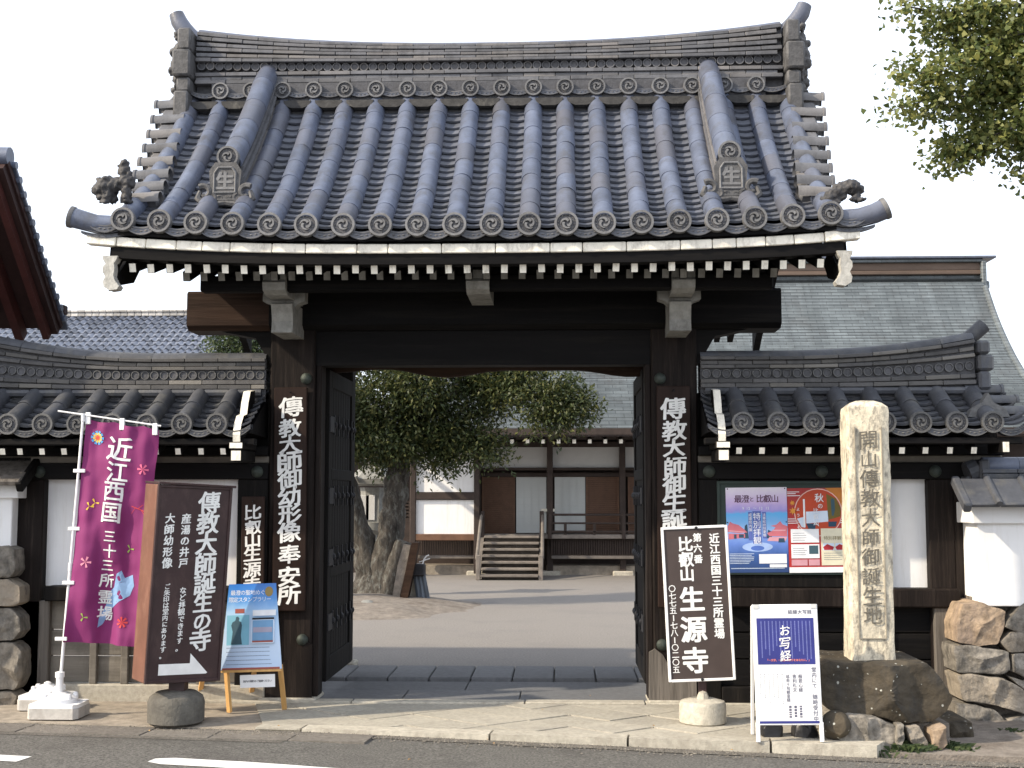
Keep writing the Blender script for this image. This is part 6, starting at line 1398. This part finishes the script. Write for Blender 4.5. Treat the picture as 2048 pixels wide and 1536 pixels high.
o = on_cloth(polyz(lk_), 'lake_shape', flat('lake_blue', (.22, .36, .58)))
for v in o.data.vertices: v.co.y += .002
def flower(px_, py, r, n_, cols, hole=.45):
    cx_, cz_ = bu(px_, py)
    for (k_, (rr_, c)) in enumerate(cols):
        b_ = B()
        for i in range(n_):
            a = 2*PI*i/n_+k_*.2; b_.sheet([(cx_+math.cos(a-.28)*r*rr_*.45, -.0, cz_+math.sin(a-.28)*r*rr_*.45), (cx_+math.cos(a-.2)*r*rr_, 0, cz_+math.sin(a-.2)*r*rr_), (cx_+math.cos(a+.2)*r*rr_, 0, cz_+math.sin(a+.2)*r*rr_), (cx_+math.cos(a+.28)*r*rr_*.45, 0, cz_+math.sin(a+.28)*r*rr_*.45), (cx_, 0, cz_)])
        o_ = on_cloth(b_, 'flower_print', c)
        for v in o_.data.vertices: v.co.y -= .001*k_
yl = flat('yellow_print', (.75, .5, .05)); pk = flat('pink_flower', (.8, .16, .28)); lb = flat('light_blue_print', (.08, .3, .6)); gn = flat('green_print', (.3, .42, .08)); og = flat('red_flower', (.6, .06, .06))
flower(194, 882, .057, 10, [(1, lb), (.7, yl), (.4, og)]); flower(286, 934, .045, 6, [(1, pk)]); flower(175, 1131, .045, 5, [(1, flat('rose_print', (.8, .3, .4)))]); flower(243, 1247, .045, 7, [(1, og)])
for px_, py, c in ((190, 1012, yl), (180, 1020, yl), (257, 1098, gn), (168, 1242, gn)): flower(px_, py, .035, 3, [(1, c)])
b_ = B()
for (p, q) in (((262, 1010), (290, 1018)), ((275, 1014), (285, 1005)), ((270, 1012), (262, 1025)), ((282, 1016), (292, 1028))): (x0, z0), (x1, z1) = bu(*p), bu(*q); b_.sheet([(x0, 0, z0), (x1, 0, z1), (x1, 0, z1-.006), (x0, 0, z0-.006)])
on_cloth(b_, 'twig_print', og)
for (u_, v_) in ((.02, 0), (.5, 0), (.95, 0)): p = cloth(u_, 0); b = B(); b.cbox(-.018, .022, -.012, .012, -.045, .05, .004); add('tab', b.mesh('tab', whitep), bn, M=T(p.x, p.y, p.z))
for v_ in (.24, .5, .74, .985): p = cloth(0, v_, .0); b = B(); b.cbox(-.06, .035, -.02, -.005, -.013, .016, .004); add('tab', b.mesh('tab', whitep), bn, M=T(p.x, p.y, p.z))
def base_block(root, cx_, cy_, par=None, s=1.):
    b = B(); pts = [(-.2, -.12), (-.17, -.16), (.17, -.16), (.2, -.12), (.2, .12), (.17, .16), (-.17, .16), (-.2, .12)]
    b.prism([(cx_+p[0]*s, cy_+p[1]*s) for p in pts], 2, -.0, .08); add('block', b.mesh('block', granite if False else mat('base_concrete', (.45, .43, .4), .85, .15, 20, .3, 80, 0, stain=(.28, .25, .22), sscale=8, samt=.5)), root)
    b = B(); b.prism([(cx_+p[0]*s*.97, cy_+p[1]*s*.97) for p in pts], 2, .081, .11); b.lathe([(.145*s, .11), (.14*s, .14), (.10*s, .165), (.07*s, .17), (.05, .185)], 24, 0, T(cx_, cy_, 0)); b.lathe([(.028, .17), (.028, .3), (.036, .3), (.036, .34), (.02, .345)], 14, 0, T(cx_, cy_, 0)) if s == 1. else b.lathe([(.03, .17), (.03, .2), (.01, .21)], 12, 0, T(cx_, cy_, 0))
    for a in (0.6, 2.5, 4., 5.6): b.lathe([(.022, .10), (.022, .17), (.015, .18)], 8, 0, T(cx_+.13*math.cos(a)*s, cy_+.1*math.sin(a)*s, 0))
    add('cap', b.mesh('cap', whitep, True), root)
base_block(bn, pb0.x, Yn)
sbx = at(90, 1390, -.45).x
sb_ = thing('pole_stand', 'empty white pole stand behind the banner pole', 'pole stand', (sbx, -.35, 0)); base_block(sb_, sbx, -.4, s=.99)
# posters on the notice board
nb_ = thing('notice_board', 'dark green framed board behind the two posters', 'notice board', (2.9, 0, .9)); q0, q1 = at(1437, 965, -.02), at(1712, 1150, -.02)
grn = flat('dark_green_paint', (.03, .045, .04)); b = B(); b.cbox(q0.x, q1.x, -.02, -.001, q1.z, q0.z, .003); add('panel', b.mesh('panel', grn), nb_)
b = B(); b.cbox(q0.x-.015, q0.x+.01, -.035, -.0, q1.z, q0.z+.012, .003); b.cbox(q0.x+.011, q1.x, -.035, 0, q0.z-.012, q0.z+.012, .003); add('frame', b.mesh('frame', dplaster if False else grn), nb_)
def poster(px4, label, stops):
    c = [at(p[0], p[1], -.024) for p in px4]; ctr = sum(c, Vector())/4; w_ = (c[1]-c[0]).length; h = (c[0]-c[3]).length; M = T(*ctr) @ RY(-.012); m = bpy.data.materials.new('poster_print'); m.use_nodes = True; grad(m, stops, h)
    t = thing('poster', label, 'poster', M=M); b = B(); b.box(-w_/2, w_/2, -.001, .002, -h/2, h/2); add('sheet', b.mesh('sheet', m), t, M=M); return t, M, w_, h
t, M, w_, h = poster([(1450, 975), (1572, 975), (1577, 1145), (1458, 1145)], 'lavender and blue poster with red halls, left of the pair', [(0, (.02, .05, .16)), (.2, (.03, .09, .30)), (.34, (.12, .22, .6)), (.5, (.25, .42, .75)), (.69, (.10, .42, .8)), (.73, (.32, .28, .66)), (.82, (.55, .42, .7)), (1, (.74, .70, .8))])
U = lambda u: -w_/2+u*w_; W = lambda v: h/2-v*h
add('poster_title', letters([('最澄', U(.20), W(.135), .066, .062, True), ('と', U(.425), W(.14), .042, .04, True), ('比叡山', U(.56), W(.135), .066, .062, True)], -.002, .012).mesh('poster_title', flat('plum_print', (.08, .02, .06))), t, M=M)
b = letters([('9', U(.28), W(.245), .03, 0, True), ('12', U(.345), W(.245), .03, .017, True), ('12', U(.55), W(.245), .03, .017, True), ('12', U(.66), W(.245), .03, .017, True), ('～', U(.47), W(.245), .03, 0, True)], -.0035, .01)
add('dates', b.mesh('dates', wp), t, M=M)
for (u0, u1, v0, v1) in ((.36, .42, .29, .62), (.43, .57, .28, .66), (.59, .65, .29, .60)): patch('text_strip', t, M, U(u0), U(u1), W(v1), W(v0), flat('strip_blue', (.10, .14, .42)), -.0024, .0006)
add('strip_lettering', letters([('特別拝観', U(.5), W(.345), .066, .066), ('戒壇院内陣', U(.39), W(.325), .03, .031), ('法華総持院東塔', U(.62), W(.325), .027, .028)], -.0035, .006).mesh('strip_lettering', wp), t, M=M)
pkr = flat('pink_hall', (.55, .16, .2)); pk2 = flat('pale_pink_hall', (.62, .32, .38)); dkg = flat('dark_trees', (.03, .07, .12))
def pic(name, M, t, polys, m, y=-.0014): b = B(); [b.sheet([(U(p[0]), y, W(p[1])) for p in q]) for q in polys]; return add(name, b.mesh(name, m, False, False), t, M=M)
pic('tree_picture', M, t, [[(.28, .6), (.3, .45), (.34, .43), (.36, .6)], [(.65, .6), (.68, .5), (.74, .52), (.74, .6)]], dkg)
pic('hall_picture', M, t, [[(.02, .455), (.06, .40), (.1, .42), (.2, .44), (.3, .5), (.34, .53), (.2, .535), (.02, .52)], [(.03, .54), (.3, .545), (.3, .59), (.03, .61)], [(.66, .54), (.76, .51), (.8, .47), (.72, .455), (.82, .44), (.88, .40), (.92, .44), (1., .46), (.99, .53), (.99, .58), (.7, .575)]], pkr, -.0016)
pic('hall_detail', M, t, [[(.04, .50), (.3, .52), (.3, .53), (.04, .515)], [(.7, .585), (.99, .585), (.95, .64), (.66, .63)], [(.74, .50), (.97, .50), (.96, .515), (.75, .515)]], pk2, -.0019)
pic('door_picture', M, t, [[(.12, .55), (.16, .55), (.16, .6), (.12, .6)], [(.2, .55), (.28, .55), (.28, .59), (.2, .59)], [(.85, .6), (.94, .6), (.95, .65), (.84, .65)]], dkg, -.0022)
cir = [(.5+.25*math.cos(a*PI/10), .70+.055*math.sin(a*PI/10)) for a in range(20)]; pic('foam_picture', M, t, [cir], flat('foam_print', (.35, .48, .78)), -.0014); pic('foam_centre', M, t, [[(.5+.11*math.cos(a*PI/10), .715+.03*math.sin(a*PI/10)) for a in range(20)]], flat('deep_blue_print', (.08, .16, .5)), -.0017)
patch('text_box', t, M, U(.52), U(.97), W(.895), W(.785), wp, -.0026, .0006); patch('text_box', t, M, U(.69), U(.97), W(.94), W(.905), wp, -.0026, .0006)
add('small_print', small_print(U(.04), U(.45), W(.90), W(.77), 7, .005, -.0022, fill=.7).mesh('small_print', pl_), t, M=M)
add('small_print', small_print(U(.06), U(.94), W(.96), W(.94), 1, .006, -.0022).mesh('small_print', pl_), t, M=M)
for u, v in ((.03, .015), (.97, .015), (.02, .41), (.98, .41)): b = B(); b.lathe([(.006, 0), (.005, .003), (.001, .004)], 8, 0, T(U(u), -.002, W(v)) @ RX(PI/2)); add('pin', b.mesh('pin', iron), t, M=M)
t, M, w_, h = poster([(1575, 976), (1697, 976), (1700, 1145), (1578, 1145)], 'red autumn poster with round picture and cream boxes, beside the stone pillar', [(0, (.45, .03, .03)), (.5, (.42, .03, .03)), (1, (.35, .03, .03))])
orr = flat('orange_leaves_print', (.55, .2, .04)); crm = flat('cream_print', (.72, .68, .52)); 
pic('leaf_picture', M, t, [[(.62, .0), (1, .0), (1, .22), (.88, .28), (.8, .12)]], orr)
disc_ = lambda cx_, cy_, r, n_=28: [(cx_+r*math.cos(a*2*PI/n_), cy_+r*.72*math.sin(a*2*PI/n_)) for a in range(n_)]
pic('round_frame', M, t, [disc_(.50, .29, .395)], flat('pale_rose_print', (.75, .5, .45)), -.0025); pic('round_picture', M, t, [disc_(.50, .29, .38)], flat('vermilion_print', (.5, .07, .03)), -.003)
pic('lake_picture', M, t, [[(.3, .28), (.66, .27), (.66, .40), (.3, .42)], [(.15, .36), (.28, .34), (.28, .47), (.22, .46)]], pl_, -.0036); pic('forest_picture', M, t, [[(.64, .07), (.80, .13), (.87, .24), (.86, .34), (.66, .38)]], flat('moss_print', (.16, .12, .03)), -.0036)
pic('statue_picture', M, t, [[(.71, .14), (.745, .12), (.77, .15), (.775, .26), (.75, .33), (.72, .33)]], dk, -.0042)
pic('dark_picture', M, t, [[(.3, .42), (.46, .42), (.44, .49), (.33, .48)], [(.66, .40), (.8, .40), (.78, .46), (.66, .46)]], dkg, -.0042)
add('poster_title', letters([('秋', U(.52), W(.12), .075), ('の', U(.535), W(.215), .045), ('比叡山', U(.46), W(.27), .045, .05), ('へ', U(.46), W(.43), .05), ('ようこそ', U(.17), W(.25), .03, .05)], -.0065, .012).mesh('poster_title', wp), t, M=M)
b = B(); b.box(U(.255), U(.285), -.0048, -.0043, W(.46), W(.13)); add('white_bar', b.mesh('white_bar', wp), t, M=M)
for (u0, u1, v0, v1, m) in ((.04, .5, .485, .645, wp), (.04, .5, .665, .83, wp), (.04, .3, .845, .915, pk2), (.32, .5, .845, .915, pk2), (.53, .97, .48, .915, crm), (0, 1, .935, 1, wp)): patch('text_box', t, M, U(u0), U(u1), W(v1), W(v0), m, -.0045, .0006)
b = letters([('特別拝観', U(.61), W(.595), .036, .037, True)], -.0062, .004); add('box_title', b.mesh('box_title', flat('olive_print', (.2, .15, .06))), t, M=M)
patch('picture', t, M, U(.33), U(.48), W(.78), W(.68), dk, -.0053, .0005)
for u0 in (.56, .76): patch('picture', t, M, U(u0), U(u0+.18), W(.74), W(.655), pl_, -.0053, .0005); pic('picture_hall', M, t, [[(u0, .70), (u0+.07, .665), (u0+.18, .70), (u0+.16, .735), (u0+.02, .735)]], flat('hall_red', (.4, .03, .04)), -.0062)
add('small_print', small_print(U(.07), U(.32), W(.63), W(.52), 4, .004, -.0056).mesh('small_print', greyp), t, M=M); add('small_print', small_print(U(.07), U(.3), W(.8), W(.70), 4, .004, -.0056).mesh('small_print', greyp), t, M=M)
add('small_print', small_print(U(.57), U(.9), W(.86), W(.76), 4, .004, -.0056).mesh('small_print', greyp), t, M=M)
for v0 in (.04, .06, .085, .36, .385, .41): 
    side = 0 if v0 > .3 or True else 1; b = B(); b.box(U(.0), U(.12+(v0*7 % .1)), -.0016, -.0011, W(v0+.008), W(v0)); b.box(U(.82+(v0*5 % .06)), U(1), -.0016, -.0011, W(v0+.008), W(v0)) if v0 > .3 else None; add('mist_band', b.mesh('mist_band', wp), t, M=M)
for u, v, r in ((.08, .175, .05), (.09, .27, .07), (.93, .29, .035)): 
    pic('maple_leaf', M, t, [[(u+r*(1 if k % 2 == 0 else .45)*math.cos(k*2*PI/14), v+.7*r*(1 if k % 2 == 0 else .45)*math.sin(k*2*PI/14)) for k in range(14)]], flat('maple_orange', (.7, .3, .05)), -.003)

for o in bpy.data.objects:
    if o.name.split('.')[0] in ('hall_picture', 'small_print', 'sutra_print', 'black_print', 'price_print'): o['kind'] = 'stuff'
